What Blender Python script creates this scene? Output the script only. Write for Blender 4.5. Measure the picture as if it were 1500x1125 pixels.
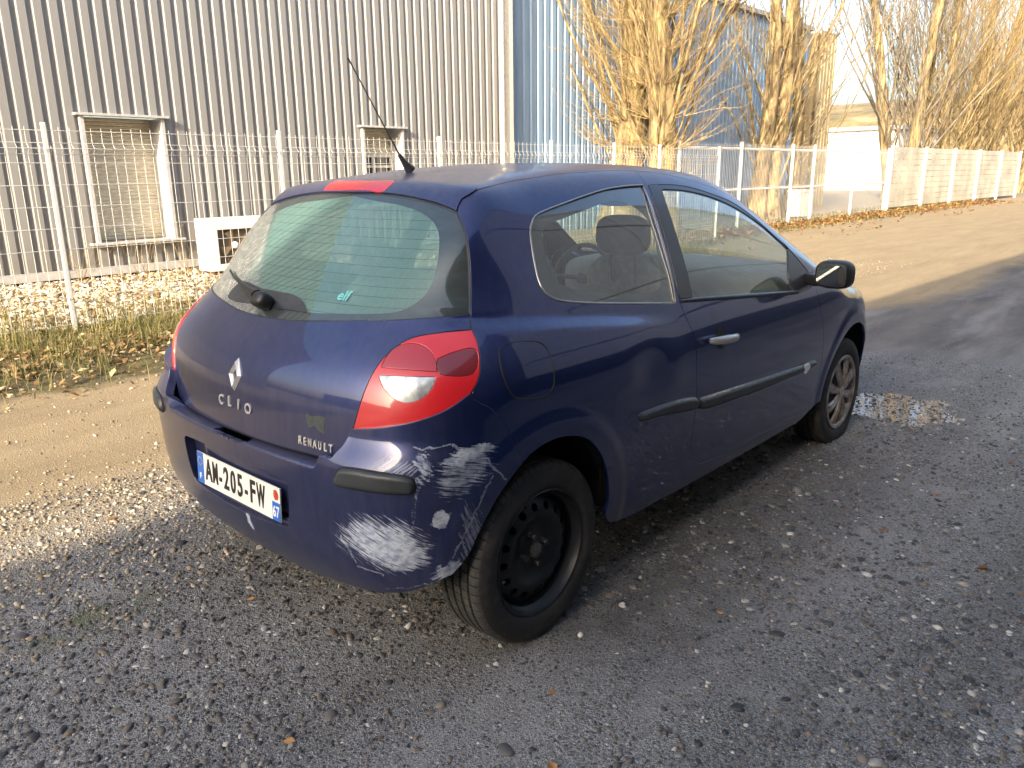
import bpy, bmesh, math, random
import numpy as np
from mathutils import Matrix, Vector, geometry
random.seed(4); rng = np.random.default_rng(4)
S = bpy.context.scene; COL = S.collection
for o in list(bpy.data.objects): bpy.data.objects.remove(o)
R_ = math.radians

# ------------------------------------------------------------------ camera
cam_d = bpy.data.cameras.new('camera'); cam = bpy.data.objects.new('camera', cam_d); COL.objects.link(cam)
CP = Vector((-1.72316, -2.24889, 1.46108)); yaw, pit, rol, fpx = .7375806, -.26412115, -.0111471961, 1140.99
fw = Vector((math.cos(yaw)*math.cos(pit), math.sin(yaw)*math.cos(pit), math.sin(pit)))
rt = fw.cross(Vector((0,0,1))).normalized(); up = rt.cross(fw)
r2 = rt*math.cos(rol)+up*math.sin(rol); u2 = -rt*math.sin(rol)+up*math.cos(rol)
cam.matrix_world = Matrix(((r2.x,u2.x,-fw.x,CP.x),(r2.y,u2.y,-fw.y,CP.y),(r2.z,u2.z,-fw.z,CP.z),(0,0,0,1)))
cam_d.sensor_width = 36; cam_d.lens = fpx/1500*36; cam_d.clip_start = .05; cam_d.clip_end = 3000
S.camera = cam
# ------------------------------------------------------------------ sky + sun
SUN_EL, SUN_AZ = R_(24), R_(15.5)          # light travels towards azimuth SUN_AZ (from +x)
W = bpy.data.worlds.new('World'); S.world = W; W.use_nodes = True
nt = W.node_tree; nt.nodes.clear()
wo = nt.nodes.new('ShaderNodeOutputWorld'); bg = nt.nodes.new('ShaderNodeBackground'); sk = nt.nodes.new('ShaderNodeTexSky')
sk.sky_type = 'NISHITA'; sk.sun_disc = False; sk.sun_elevation = SUN_EL
# direction to the sun = (-cos az, -sin az); nishita rotation is measured from +y clockwise
sk.sun_rotation = math.atan2(-math.cos(SUN_AZ), -math.sin(SUN_AZ)) % (2*math.pi)
sk.air_density = 1.0; sk.dust_density = 5.0; sk.ozone_density = 1.0
bg.inputs[1].default_value = .15
nt.links.new(sk.outputs[0], bg.inputs[0]); nt.links.new(bg.outputs[0], wo.inputs[0])
sd = bpy.data.lights.new('sun','SUN'); sun = bpy.data.objects.new('sun', sd); COL.objects.link(sun)
sd.energy = 3.1; sd.angle = R_(.38); sd.color = (1,.85,.64)
ld = Vector((math.cos(SUN_EL)*math.cos(SUN_AZ), math.cos(SUN_EL)*math.sin(SUN_AZ), -math.sin(SUN_EL)))
sun.rotation_euler = ld.to_track_quat('-Z','Y').to_euler()
S.view_settings.view_transform = 'Standard'; S.view_settings.look = 'None'
S.view_settings.exposure = 1.8; S.view_settings.gamma = 1; S.view_settings.use_curve_mapping = False

# ------------------------------------------------------------------ helpers
def tag(o, label=None, cat=None, group=None, kind=None):
    if label: o['label'] = label
    if cat: o['category'] = cat
    if group: o['group'] = group
    if kind: o['kind'] = kind
    return o
def empty(name, loc=(0,0,0), label=None, cat=None, group=None, rz=0, parent=None):
    o = bpy.data.objects.new(name, None); COL.objects.link(o); o.location = loc; o.rotation_euler = (0,0,rz); o.empty_display_size = .1
    if parent: o.parent = parent
    return tag(o, label, cat, group)
def link(name, me, mat=None, parent=None, smooth=False):
    o = bpy.data.objects.new(name, me); COL.objects.link(o)
    if mat is not None and not me.materials: me.materials.append(mat)
    if parent: o.parent = parent
    if smooth: me.shade_smooth()
    return o
def np_mesh(name, V, F, attr=None):
    """V (n,3), F (m,k) equal-sized faces; attr = per vertex float -> 'tint'"""
    me = bpy.data.meshes.new(name); V = np.asarray(V,'f4'); F = np.asarray(F,'i4'); k = F.shape[1]
    me.vertices.add(len(V)); me.vertices.foreach_set('co', V.ravel())
    me.loops.add(F.size); me.loops.foreach_set('vertex_index', F.ravel())
    me.polygons.add(len(F)); me.polygons.foreach_set('loop_start', np.arange(0,F.size,k,dtype='i4'))
    me.update(calc_edges=True)
    if attr is not None:
        a = me.attributes.new('tint','FLOAT','POINT'); a.data.foreach_set('value', np.asarray(attr,'f4'))
    return me
class MB:
    """collects simple solids into one mesh"""
    def __init__(s): s.v=[]; s.f=[]
    def add(s, v, f):
        n=len(s.v); s.v+= [tuple(p) for p in v]; s.f+=[tuple(i+n for i in q) for q in f]
    def box(s, c, d, M=None):
        x,y,z=[q/2 for q in d]; v=[Vector((a*x,b*y,e*z)) for a in(-1,1) for b in(-1,1) for e in(-1,1)]
        if M is not None: v=[M@p for p in v]
        v=[p+Vector(c) for p in v]
        s.add(v,[(0,1,3,2),(4,6,7,5),(0,4,5,1),(2,3,7,6),(0,2,6,4),(1,5,7,3)])
    def tube(s, pts, r, n=8, cap=True):
        pts=[Vector(p) for p in pts]; k=len(pts); rr=r if hasattr(r,'__len__') else [r]*k
        b=len(s.v); ref=None
        for i,p in enumerate(pts):
            t=(pts[min(i+1,k-1)]-pts[max(i-1,0)]).normalized()
            if ref is None: ref=t.orthogonal().normalized()
            ref=(ref-t*ref.dot(t)).normalized(); c=t.cross(ref)
            for j in range(n):
                a=2*math.pi*j/n; s.v.append(tuple(p+(ref*math.cos(a)+c*math.sin(a))*rr[i]))
        for i in range(k-1):
            for j in range(n): s.f.append((b+i*n+j,b+i*n+(j+1)%n,b+(i+1)*n+(j+1)%n,b+(i+1)*n+j))
        if cap: s.f.append(tuple(b+j for j in range(n))[::-1]); s.f.append(tuple(b+(k-1)*n+j for j in range(n)))
    def lathe(s, prof, n=48, M=None, close=False):
        """prof: (radius, along) about the y axis"""
        b=len(s.v); M=M or Matrix()
        for (r,h) in prof:
            for j in range(n):
                a=2*math.pi*j/n; s.v.append(tuple(M@Vector((r*math.cos(a),h,r*math.sin(a)))))
        for i in range(len(prof)-1):
            for j in range(n): s.f.append((b+i*n+j,b+(i+1)*n+j,b+(i+1)*n+(j+1)%n,b+i*n+(j+1)%n))
    def build(s, name, mat, parent=None, smooth=False, bevel=0, loc=None):
        me=bpy.data.meshes.new(name); me.from_pydata(s.v,[],s.f); me.update()
        if bevel:
            bm=bmesh.new(); bm.from_mesh(me); bmesh.ops.recalc_face_normals(bm,faces=bm.faces)
            bmesh.ops.bevel(bm,geom=[e for e in bm.edges if len(e.link_faces)==2 and e.calc_face_angle(0)>.5],offset=bevel,segments=2,affect='EDGES',profile=.6)
            bm.to_mesh(me); bm.free()
        o=link(name,me,mat,parent)
        if smooth:
            me.shade_smooth()
            try: me.set_sharp_from_angle(angle=R_(35))
            except Exception: pass
        if loc is not None: o.location=loc
        return o

# ------------------------------------------------------------------ node materials
class NM:
    def __init__(s, name):
        s.m=bpy.data.materials.new(name); s.m.use_nodes=True; s.t=s.m.node_tree; s.t.nodes.clear()
        s.out=s.t.nodes.new('ShaderNodeOutputMaterial')
    def n(s, typ, props=None, **inp):
        nd=s.t.nodes.new('ShaderNode'+typ)
        for k,v in (props or {}).items(): setattr(nd,k,v)
        for k,v in inp.items():
            key=k.replace('_',' ')
            if key not in nd.inputs:
                key=int(k[1:]) if k[0]=='i' and k[1:].isdigit() else key
            s.set(nd.inputs[key],v)
        return nd
    def set(s, sock, v):
        if isinstance(v, bpy.types.NodeSocket): s.t.links.new(v,sock)
        elif isinstance(v, bpy.types.Node): s.t.links.new(v.outputs[0],sock)
        else:
            if hasattr(sock.default_value,'__len__') and hasattr(v,'__len__') and len(v)==3 and len(sock.default_value)==4: v=(*v,1)
            sock.default_value=v
    def geo(s): return s.n('NewGeometry').outputs['Position']
    def obj(s): return s.n('TexCoord').outputs['Object']
    def sep(s, v): return s.n('SeparateXYZ',i0=v).outputs
    def math(s, op, a, b=0., c=None, clamp=False):
        nd=s.n('Math',dict(operation=op,use_clamp=clamp)); s.set(nd.inputs[0],a); s.set(nd.inputs[1],b)
        if c is not None: s.set(nd.inputs[2],c)
        return nd.outputs[0]
    def vmath(s, op, a, b=(0,0,0)):
        nd=s.n('VectorMath',dict(operation=op)); s.set(nd.inputs[0],a); s.set(nd.inputs[1],b); return nd.outputs[0]
    def ramp(s, f, *stops, interp='LINEAR'):
        nd=s.t.nodes.new('ShaderNodeValToRGB'); e=nd.color_ramp.elements; nd.color_ramp.interpolation=interp
        while len(e)<len(stops): e.new(.5)
        for q,(p,c) in zip(e,stops):
            q.position=p; q.color=(c,c,c,1) if not hasattr(c,'__len__') else (*c,1)
        s.set(nd.inputs[0],f); return nd.outputs[0]
    def smooth(s, v, a, b):
        nd=s.n('MapRange',dict(interpolation_type='SMOOTHSTEP')); s.set(nd.inputs[0],v); nd.inputs[1].default_value=a; nd.inputs[2].default_value=b; return nd.outputs[0]
    def noise(s, v, scale, detail=4, rough=.55, dist=0, col=False):
        nd=s.n('TexNoise',i0=v,Scale=scale,Detail=detail,Roughness=rough,Distortion=dist); return nd.outputs[1 if col else 0]
    def vor(s, v, scale, feature='F1', out=0, rnd=1.):
        nd=s.n('TexVoronoi',dict(feature=feature),i0=v,Scale=scale,Randomness=rnd); return nd.outputs[out]
    def map(s, v, scale=(1,1,1), rot=(0,0,0), loc=(0,0,0)):
        nd=s.n('Mapping',i0=v,Location=loc,Rotation=rot,Scale=scale); return nd.outputs[0]
    def mix(s, f, a, b, blend='MIX'):
        nd=s.t.nodes.new('ShaderNodeMix'); nd.data_type='RGBA'; nd.blend_type=blend
        s.set(nd.inputs[0],f); s.set(nd.inputs[6],a); s.set(nd.inputs[7],b); return nd.outputs[2]
    def bump(s, h, strength=.3, dist=.01, normal=None):
        nd=s.n('Bump',Height=h,Strength=strength,Distance=dist)
        if normal is not None: s.set(nd.inputs['Normal'],normal)
        return nd.outputs[0]
    def bsdf(s, **k):
        nd=s.t.nodes.new('ShaderNodeBsdfPrincipled')
        for q,v in k.items(): s.set(nd.inputs[q.replace('_',' ')],v)
        return nd.outputs[0]
    def done(s, sh, disp=None):
        s.t.links.new(sh,s.out.inputs[0]); return s.m
def simple(name, col, rough=.6, metal=0., var=.12, scale=12., bump=.0, bscale=60., **k):
    m=NM(name); p=m.obj(); n=m.noise(p,scale,5)
    c=m.mix(m.ramp(n,(.3,0.),(.7,1.)),tuple(x*(1-var) for x in col),tuple(min(1,x*(1+var)) for x in col))
    kw=dict(Base_Color=c,Roughness=rough,Metallic=metal); kw.update(k)
    if bump: kw['Normal']=m.bump(m.noise(p,bscale,4),bump,.003)
    return m.done(m.bsdf(**kw))

# ================================================================== GROUND AND SETTING
def ground_mat():
    m=NM('yard_ground'); p=m.geo(); x,y,z=m.sep(p)[:3]
    w=m.math('MULTIPLY',m.math('SUBTRACT',m.noise(p,.9,4,.6),.5),.8); w2=m.math('MULTIPLY',m.math('SUBTRACT',m.noise(p,2.3,4,.6),.5),.5)
    yy=m.math('ADD',y,w); ye=m.math('ADD',y,w2)
    n1=m.noise(p,1.3,5,.6); n2=m.noise(p,9,6,.7); n3=m.noise(p,55,4,.7); n4=m.noise(p,220,3,.7)
    v1=m.vor(p,62); v1c=m.vor(p,62,out=1); v2=m.vor(p,150); v2c=m.vor(p,150,out=1); v3=m.vor(p,26); v3c=m.vor(p,26,out=1)
    g1=m.sep(v1c)[0]; g2=m.sep(v2c)[0]; g3=m.sep(v3c)[0]
    # exposed aggregate: pale cement with darker and browner stones set in it
    c1=m.ramp(g1,(0,(.040,.042,.046)),(.30,(.10,.103,.106)),(.50,(.16,.158,.154)),(.68,(.20,.17,.14)),(.84,(.27,.27,.262)),(.95,(.38,.38,.36)),(1,(.55,.54,.50)))
    c2=m.ramp(g2,(0,(.05,.052,.057)),(.45,(.19,.193,.197)),(.85,(.36,.36,.352)),(1,(.55,.55,.53)))
    mt=m.ramp(n4,(.30,(.045,.046,.048)),(.47,(.19,.193,.197)),(.60,(.44,.44,.435)),(.72,(.80,.80,.78)))
    gr=m.mix(m.smooth(v1,.26,.44),c1,m.mix(m.smooth(v2,.28,.46),c2,mt))
    gr=m.mix(m.ramp(m.noise(p,600,2),(.35,.35),(.6,0.)),gr,(.05,.052,.055))
    gr=m.mix(m.ramp(n1,(.38,0.),(.62,.5)),gr,m.mix(.35,gr,(.05,.05,.054))); gr=m.mix(m.math('MULTIPLY',m.smooth(m.noise(p,2.6,5,.65),.50,.70),.30),gr,(.42,.425,.43))
    # old asphalt further along
    asp=m.mix(m.ramp(m.noise(m.map(p,(1.,3.5,1)),.55,5,.65),(.35,0.),(.65,1.)),(.070,.068,.070),(.150,.140,.130)); asp=m.mix(m.smooth(n3,.5,.75),asp,(.18,.16,.14))
    # sandy track
    sd=m.mix(m.ramp(m.noise(m.map(p,(.5,2.2,1)),1.2,6,.65),(.3,0.),(.7,1.)),(.27,.198,.105),(.40,.308,.175)); sd=m.mix(m.smooth(n4,.42,.7),m.mix(.5,sd,(.15,.12,.08)),sd); sd=m.mix(m.math('MULTIPLY',m.math('GREATER_THAN',g2,.86),m.math('SUBTRACT',1.,m.smooth(v2,.2,.4))),sd,(.5,.46,.38))
    sd=m.mix(m.math('MULTIPLY',m.smooth(n2,.5,.75),.5),sd,(.17,.135,.085)); sd=m.mix(m.math('MULTIPLY',m.smooth(m.noise(m.map(p,(.6,5,1)),1.6,5,.7),.52,.66),.45),sd,(.20,.155,.09))
    # verge soil and gravel bed
    vg=m.mix(m.smooth(n2,.4,.62),(.055,.045,.022),(.13,.115,.045)); vg=m.mix(m.smooth(n3,.5,.7),vg,(.21,.15,.08))
    bd=m.mix(m.smooth(n3,.4,.6),(.10,.075,.05),(.34,.29,.21))
    fx=m.math('ADD',x,m.math('MULTIPLY',w,.9))
    far=m.smooth(m.math('ADD',fx,m.math('MULTIPLY',y,.25)),4.6,5.3)
    near=m.mix(far,gr,asp)
    lim=m.math('MULTIPLY_ADD',m.smooth(x,3.,9.),-1.5,1.45)
    a=m.smooth(m.math('SUBTRACT',yy,lim),-.15,.40)
    a2=m.smooth(m.math('SUBTRACT',yy,lim),-.62,-.05); a2=m.math('MULTIPLY',a2,m.math('SUBTRACT',1.,m.smooth(x,3.,6.))); col=m.mix(m.math('MULTIPLY',a2,.75),near,m.mix(m.smooth(n4,.35,.65),(.16,.125,.08),(.50,.40,.26))); col=m.mix(a,col,sd)  # warm tint begins at the shadow edge: sunlit gold put into the gravel colour
    vl=m.math('MULTIPLY_ADD',m.smooth(x,5.,19.),3.0,3.62)
    col=m.mix(m.smooth(m.math('SUBTRACT',ye,vl),-.12,.18),col,vg)
    col=m.mix(m.smooth(m.math('SUBTRACT',ye,6.25),-.2,.25),col,bd)
    tr=m.noise(m.map(p,(.35,1.9,1),(0,0,.25)),1.1,5,.6); col=m.mix(m.math('MULTIPLY',m.ramp(tr,(.38,.5),(.5,0.)),m.math('SUBTRACT',1.,a)),col,m.mix(.55,col,(.03,.03,.032))); col=m.mix(m.math('MULTIPLY',m.ramp(tr,(.52,0.),(.66,.32)),m.math('SUBTRACT',1.,a)),col,(.36,.36,.36))
    # darker, smoother band beside the car, moss and oil
    dark_band=m.math('MULTIPLY',m.math('SUBTRACT',1.,m.smooth(m.math('ABSOLUTE',m.math('ADD',y,.95)),.12,.6)),m.math('SUBTRACT',1.,m.smooth(m.math('ABSOLUTE',m.math('SUBTRACT',x,1.15)),.9,1.5)))
    dark_band=m.math('MULTIPLY',dark_band,m.ramp(n2,(.35,.35),(.6,.9))); col=m.mix(m.math('MULTIPLY',dark_band,.62),col,(.030,.027,.024))
    q=m.vmath('MULTIPLY',m.vmath('SUBTRACT',p,(-.92,.42,0)),(3.2,6.,0)); ms=m.math('MULTIPLY',m.math('SUBTRACT',1.,m.smooth(m.n('VectorMath',dict(operation='LENGTH'),i0=q).outputs[1],.3,1.)),m.smooth(n2,.40,.6)); col=m.mix(m.math('MULTIPLY',ms,.6),col,(.10,.12,.03))
    # puddle
    wob=m.n('VectorMath',dict(operation='SCALE'),i0=m.vmath('SUBTRACT',m.noise(p,7,6,.8,col=True),(.5,.5,.5)),Scale=2.2).outputs[0]
    def pud(c,s): 
        q=m.vmath('ADD',m.vmath('MULTIPLY',m.vmath('SUBTRACT',p,c),s),wob); return m.math('SUBTRACT',1.,m.smooth(m.n('VectorMath',dict(operation='LENGTH'),i0=m.vmath('MULTIPLY',q,(1,1,0))).outputs[1],.75,1.0))
    pu=pud((3.40,-.88,0),(2.3,2.3,0))
    pm=m.math('MULTIPLY',pu,m.smooth(m.math('ADD',m.math('MULTIPLY',v1,1.),m.math('MULTIPLY',n3,.4)),.32,.52))
    col=m.mix(m.math('MULTIPLY',pu,.5),col,(.035,.034,.032))
    # relief
    h1=m.math('SUBTRACT',1.,m.smooth(v1,.0,.5)); h2=m.math('SUBTRACT',1.,m.smooth(v2,.0,.5))
    hh=m.math('MULTIPLY_ADD',h1,m.math('MULTIPLY',g1,1.2),m.math('MULTIPLY_ADD',h2,.55,m.math('MULTIPLY_ADD',n3,1.1,m.math('MULTIPLY',n4,.6))))
    st=m.math('MULTIPLY',m.math('SUBTRACT',1.,m.math('MULTIPLY',far,.72)),m.math('SUBTRACT',1.,m.math('MULTIPLY',a,.45)))
    hh=m.math('MULTIPLY',m.math('MULTIPLY',hh,st),m.math('SUBTRACT',1.,pm))
    nrm=m.bump(hh,.9,.011)
    ro=m.math('MULTIPLY_ADD',pm,-.82,.86)
    ro=m.math('SUBTRACT',ro,m.math('MULTIPLY',dark_band,.25))
    return m.done(m.bsdf(Base_Color=col,Roughness=ro,Normal=nrm,Specular_IOR_Level=m.math('MULTIPLY_ADD',pm,.5,.4)))
gx=np.concatenate([[-120,-40,-12],np.arange(-6,16.01,.25),[20,30,45,70,120,250,600]]); gy=np.concatenate([[-120,-40,-12],np.arange(-6,11.01,.25),[14,20,35,70,150,400]])
GX,GY=np.meshgrid(gx,gy,indexing='ij')
def gz(x,y):
    x=np.asarray(x,float); y=np.asarray(y,float)
    w=np.clip((x+8)/3,0,1)*np.clip((18-x)/4,0,1)*np.clip((y+8)/3,0,1)*np.clip((9-y)/2,0,1)
    z=.010*np.sin(x*1.7+y*.6)*np.sin(y*1.9-.4*x)+.006*np.sin(x*3.9+1)*np.sin(y*3.1+x)
    car_=np.clip((np.abs(x-1.3)-1.9)/.6,0,1); c2=np.clip((np.abs(y)-1.0)/.5,0,1); z=z*np.maximum(car_,c2)
    berm=.05*np.exp(-((y-4.6)/.7)**2)*np.clip((9-x)/3,0,1)
    return (z+berm)*w
GZ=gz(GX,GY); nx,ny=GX.shape; V=np.stack([GX,GY,GZ],-1).reshape(-1,3)
I,J=np.meshgrid(np.arange(nx-1),np.arange(ny-1),indexing='ij'); a_=(I*ny+J).ravel(); Fg=np.stack([a_,a_+ny,a_+ny+1,a_+1],1)
g=link('ground',np_mesh('ground',V,Fg),ground_mat(),smooth=True); tag(g,kind='structure')

# ---- pebbles, chips, leaves, grass (nobody could count them)
def tint_mat(name, stops, rough=.8, nscale=90, trans=0.):
    m=NM(name); a=m.n('Attribute',dict(attribute_name='tint')).outputs['Fac']; p=m.geo()
    c=m.ramp(a,*stops); n=m.noise(p,nscale,4,.65); c=m.mix(m.ramp(n,(.3,.0),(.7,.45)),c,m.mix(.5,c,(.03,.03,.03)))
    sh=m.bsdf(Base_Color=c,Roughness=rough,Normal=m.bump(n,.25,.002))
    if trans: sh=m.n('MixShader',Fac=trans,i1=sh,i2=m.n('BsdfTranslucent',Color=c).outputs[0]).outputs[0]
    return m.done(sh)
def ico(sub):
    bm=bmesh.new(); bmesh.ops.create_icosphere(bm,subdivisions=sub,radius=1); V=np.array([v.co[:] for v in bm.verts]); Fc=np.array([[v.index for v in f.verts] for f in bm.faces]); bm.free(); return V,Fc
def rotz(P,a):
    c,s=np.cos(a)[:,None],np.sin(a)[:,None]; return np.stack([P[...,0]*c-P[...,1]*s,P[...,0]*s+P[...,1]*c,P[...,2]],-1)
def stones(name, pts, size, sub, mat, sink=.35, flat=(.35,.75), angular=.12):
    V,Fc=ico(sub); n=len(pts); sh=rng.integers(0,12,n); D=1+rng.normal(0,angular,(12,len(V)))
    sc=size[:,None]*np.stack([rng.uniform(.8,1.25,n),rng.uniform(.6,.95,n),rng.uniform(*flat,n)],1)*.5
    P=V[None]*D[sh][...,None]*sc[:,None]
    t=rng.normal(0,.22,(n,2)); P[...,2]+=P[...,0]*t[:,0:1]+P[...,1]*t[:,1:2]
    P=rotz(P,rng.uniform(0,6.28,n)); Z=gz(pts[:,0],pts[:,1])+sc[:,2]*(1-2*sink)
    P+=np.stack([pts[:,0],pts[:,1],Z],1)[:,None]
    F_=(Fc[None]+(np.arange(n)*len(V))[:,None,None]).reshape(-1,3)
    me=np_mesh(name,P.reshape(-1,3),F_,np.repeat(rng.uniform(0,1,n),len(V))); me.shade_smooth()
    return tag(link(name,me,mat),kind='stuff')
def clump(pts, thr, sc=1.0):
    f=np.sin(pts[:,0]*2.1*sc+np.sin(pts[:,1]*1.7*sc)*1.3)+np.sin(pts[:,1]*2.7*sc+pts[:,0]*.9*sc+2)+rng.normal(0,.7,len(pts)); return pts[f>thr]
def scat(n,x0,x1,y0,y1,pw=0.):
    return np.stack([rng.uniform(x0,x1,n),rng.uniform(y0,y1,n)],1)
P_grey=tint_mat('pebble_grey',[(0,(.020,.020,.022)),(.3,(.055,.055,.056)),(.52,(.10,.095,.088)),(.70,(.135,.105,.078)),(.84,(.16,.155,.145)),(.94,(.28,.27,.245)),(1,(.50,.49,.46))],.62)
P_sand=tint_mat('pebble_sand',[(0,(.13,.10,.07)),(.4,(.26,.21,.14)),(.8,(.38,.32,.23)),(1,(.55,.50,.42))],.8)
P_bed=tint_mat('pebble_cream',[(0,(.22,.15,.08)),(.25,(.42,.33,.20)),(.6,(.60,.52,.38)),(1,(.75,.70,.60))],.8)
cx0,cy0=CP.x,CP.y
def near_w(pts,d0,keepfar=.0):
    d=np.hypot(pts[:,0]-cx0,pts[:,1]-cy0); return pts[rng.uniform(0,1,len(pts))<np.clip(d0/d,0,1)**2+keepfar]
a=scat(22000,-1.9,3.6,-2.8,1.6); a=near_w(clump(a,-.5),2.9,.08); stones('pebbles',a,rng.lognormal(math.log(.020),.36,len(a)).clip(.011,.050),2,P_grey,.66,(.4,.7))
a=scat(62000,-2,6.2,-4.2,1.7); a=near_w(clump(a,-1.3,1.3),4.2,.12); a=a[~((a[:,0]>4.9)&(a[:,1]>-2))]; stones('gravel_chips',a,rng.lognormal(math.log(.012),.38,len(a)).clip(.006,.03),1,P_grey,.58,(.5,.85),.2)
a=scat(26000,-1.6,4.5,.3,2.1); a=a[rng.uniform(0,1,len(a))<np.exp(-((a[:,1]-1.1)/.55)**2)]; stones('gravel_chips_sandy',a,rng.lognormal(math.log(.013),.4,len(a)).clip(.007,.035),1,P_sand,.5,(.4,.8),.2)
a=scat(8000,-4,12,1.4,5); stones('track_stones',a,rng.lognormal(math.log(.013),.45,len(a)).clip(.007,.04),1,P_sand,.3)
a=scat(25000,-4,8,6.2,10.15); a=a[rng.uniform(0,1,len(a))<np.clip(1.35-(a[:,0]-0)/9,.1,1)]; stones('bed_stones',a,rng.lognormal(math.log(.050),.32,len(a)).clip(.02,.10)*1.15,1,P_bed,.25,(.4,.8),.15)
def leaves(name, pts, size, mat, up=.02, curl=.35):
    # 5-point leaf folded along its midrib
    base=np.array([[-.5,0,0],[-.1,.33,.12],[.5,0,.05],[-.1,-.33,.12],[.12,0,-.03]]); Fc=np.array([[0,4,1],[1,4,2],[2,4,3],[3,4,0]])
    n=len(pts); B=np.repeat(base[None],n,0)*size[:,None,None]; B[...,2]*=rng.uniform(-1,2.2,n)[:,None]
    ax=rng.normal(0,curl,(n,2)); B[...,2]+=B[...,0]*ax[:,0:1]+B[...,1]*ax[:,1:2]
    B=rotz(B,rng.uniform(0,6.28,n)); Z=gz(pts[:,0],pts[:,1])+up*rng.uniform(.1,1,n)
    B+=np.stack([pts[:,0],pts[:,1],Z],1)[:,None]; F_=(Fc[None]+(np.arange(n)*5)[:,None,None]).reshape(-1,3)
    return tag(link(name,np_mesh(name,B.reshape(-1,3),F_,np.repeat(rng.uniform(0,1,n),5)),mat),kind='stuff')
L_m=tint_mat('dead_leaf',[(0,(.08,.04,.02)),(.35,(.22,.12,.05)),(.7,(.42,.28,.12)),(1,(.58,.46,.26))],.7,60,.2)
L_o=tint_mat('orange_leaf',[(0,(.12,.05,.02)),(.4,(.30,.13,.04)),(1,(.50,.27,.10))],.8,40,.2)
a=scat(22000,-4.5,9,3.4,6.5); a=a[rng.uniform(0,1,len(a))<np.exp(-((a[:,1]-4.9-.03*a[:,0])/.85)**2)]; leaves('leaf_litter',a,rng.uniform(.03,.085,len(a)),L_m,.05)
a=scat(9000,-4,9,6.2,10.1); leaves('leaf_litter',a,rng.uniform(.03,.08,len(a)),L_m,.07)
a=scat(26000,9,40,4.2,8.2); a=a[rng.uniform(0,1,len(a))<np.exp(-((a[:,1]-6.5+.02*(a[:,0]-20))/.55)**2)*.9+.02]; leaves('leaf_drift',a,rng.uniform(.05,.12,len(a)),L_o,.09)
a=scat(60,-1.5,5,-3,1.5); leaves('fallen_leaf_scatter',a,rng.uniform(.02,.05,len(a)),L_o,.012,.15)
def blades(name, pts, h, mat, w=.004, lean=.5):
    n=len(pts); d=rng.uniform(0,6.28,n); L=np.abs(rng.normal(0,lean,n)); dx,dy=np.cos(d),np.sin(d); px_,py_=-dy*w,dx*w; z0=gz(pts[:,0],pts[:,1])-.01
    P=[]
    for (u,ww,b) in((0,1,0),(.55,.8,.35),(1,.12,1.)):
        cx=pts[:,0]+dx*L*h*b; cy=pts[:,1]+dy*L*h*b; cz=z0+h*u*(1-.25*L*b)
        P.append(np.stack([cx+px_*ww,cy+py_*ww,cz],1)); P.append(np.stack([cx-px_*ww,cy-py_*ww,cz],1))
    P=np.stack(P,1); Fc=np.array([[0,1,3,2],[2,3,5,4]]); F_=(Fc[None]+(np.arange(n)*6)[:,None,None]).reshape(-1,4)
    return tag(link(name,np_mesh(name,P.reshape(-1,3),F_,np.repeat(rng.uniform(0,1,n),6)),mat),kind='stuff')
G_m=tint_mat('dry_grass',[(0,(.045,.06,.012)),(.35,(.12,.135,.03)),(.65,(.26,.22,.07)),(1,(.46,.38,.18))],.8,30,.3)
a=scat(112000,-4.5,12,3.5,7.0); a=clump(a[rng.uniform(0,1,len(a))<np.exp(-((a[:,1]-5.2-.05*a[:,0])/.95)**2)],-.9,2.2); blades('grass',a,rng.uniform(.03,.19,len(a)),G_m,.003,.8)
a=scat(6000,-4.5,10,5.0,6.9); a=clump(a,0.,3.); blades('tall_dry_grass',a,rng.uniform(.2,.60,len(a)),G_m,.0025,.45)
a=scat(9000,11,40,5.6,8.); a=a[rng.uniform(0,1,len(a))<.6]; blades('grass',a,rng.uniform(.05,.25,len(a)),G_m,.006,.6)

M_dark=simple('dark_gap',(.010,.010,.010),.9)
# ---- cladding
def clad_mat(name,col,var=.05,streak=.10,rough=.42):
    m=NM(name); p=m.geo(); n=m.noise(m.map(p,(3,3,.25)),2.,5,.6); n2=m.noise(p,25,4)
    c=m.mix(m.ramp(n,(.35,0.),(.7,streak*2)),col,tuple(q*.6 for q in col)); c=m.mix(m.math('MULTIPLY',n2,var*2),c,tuple(min(1,q*1.2) for q in col))
    c=m.mix(m.math('MULTIPLY',m.math('SUBTRACT',1.,m.smooth(m.sep(p)[2],.1,.7)),.25),c,(.12,.10,.07))
    return m.done(m.bsdf(Base_Color=c,Roughness=rough,Normal=m.bump(n2,.03,.002)))
C_grey=clad_mat('grey_cladding',(.255,.25,.242)); C_blue=clad_mat('blue_cladding',(.24,.36,.52),.08,.3); C_trim=simple('galvanised_trim',(.45,.44,.42),.45,.0); C_wtrim=simple('white_trim',(.68,.64,.56),.5)
def cladding(name,parent,x0,x1,y,z0,z1,mat,pitch,flat,fl,pan,D,holes=(),face=-1):
    xs=[]; k=0; x=x0
    pr=[(0,0),(flat,0),(flat+fl,D),(flat+fl+pan,D),(pitch,0)]
    pts=[]
    while x<x1:
        for (dx,dd) in pr[:-1]:
            if x+dx<x1: pts.append((x+dx,dd))
        x+=pitch
    pts.append((x1,0)); mb=MB()
    for (xa,da),(xb,db) in zip(pts[:-1],pts[1:]):
        seg=[(z0,z1)]; xm=(xa+xb)/2
        for (hx0,hx1,hz0,hz1) in holes:
            if hx0<xm<hx1: seg=[(z0,hz0),(hz1,z1)]
        for (s0,s1) in seg: mb.add([(xa,y+da,s0),(xb,y+db,s0),(xb,y+db,s1),(xa,y+da,s1)],[(0,1,2,3)])
    return mb.build(name,mat,parent)
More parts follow.
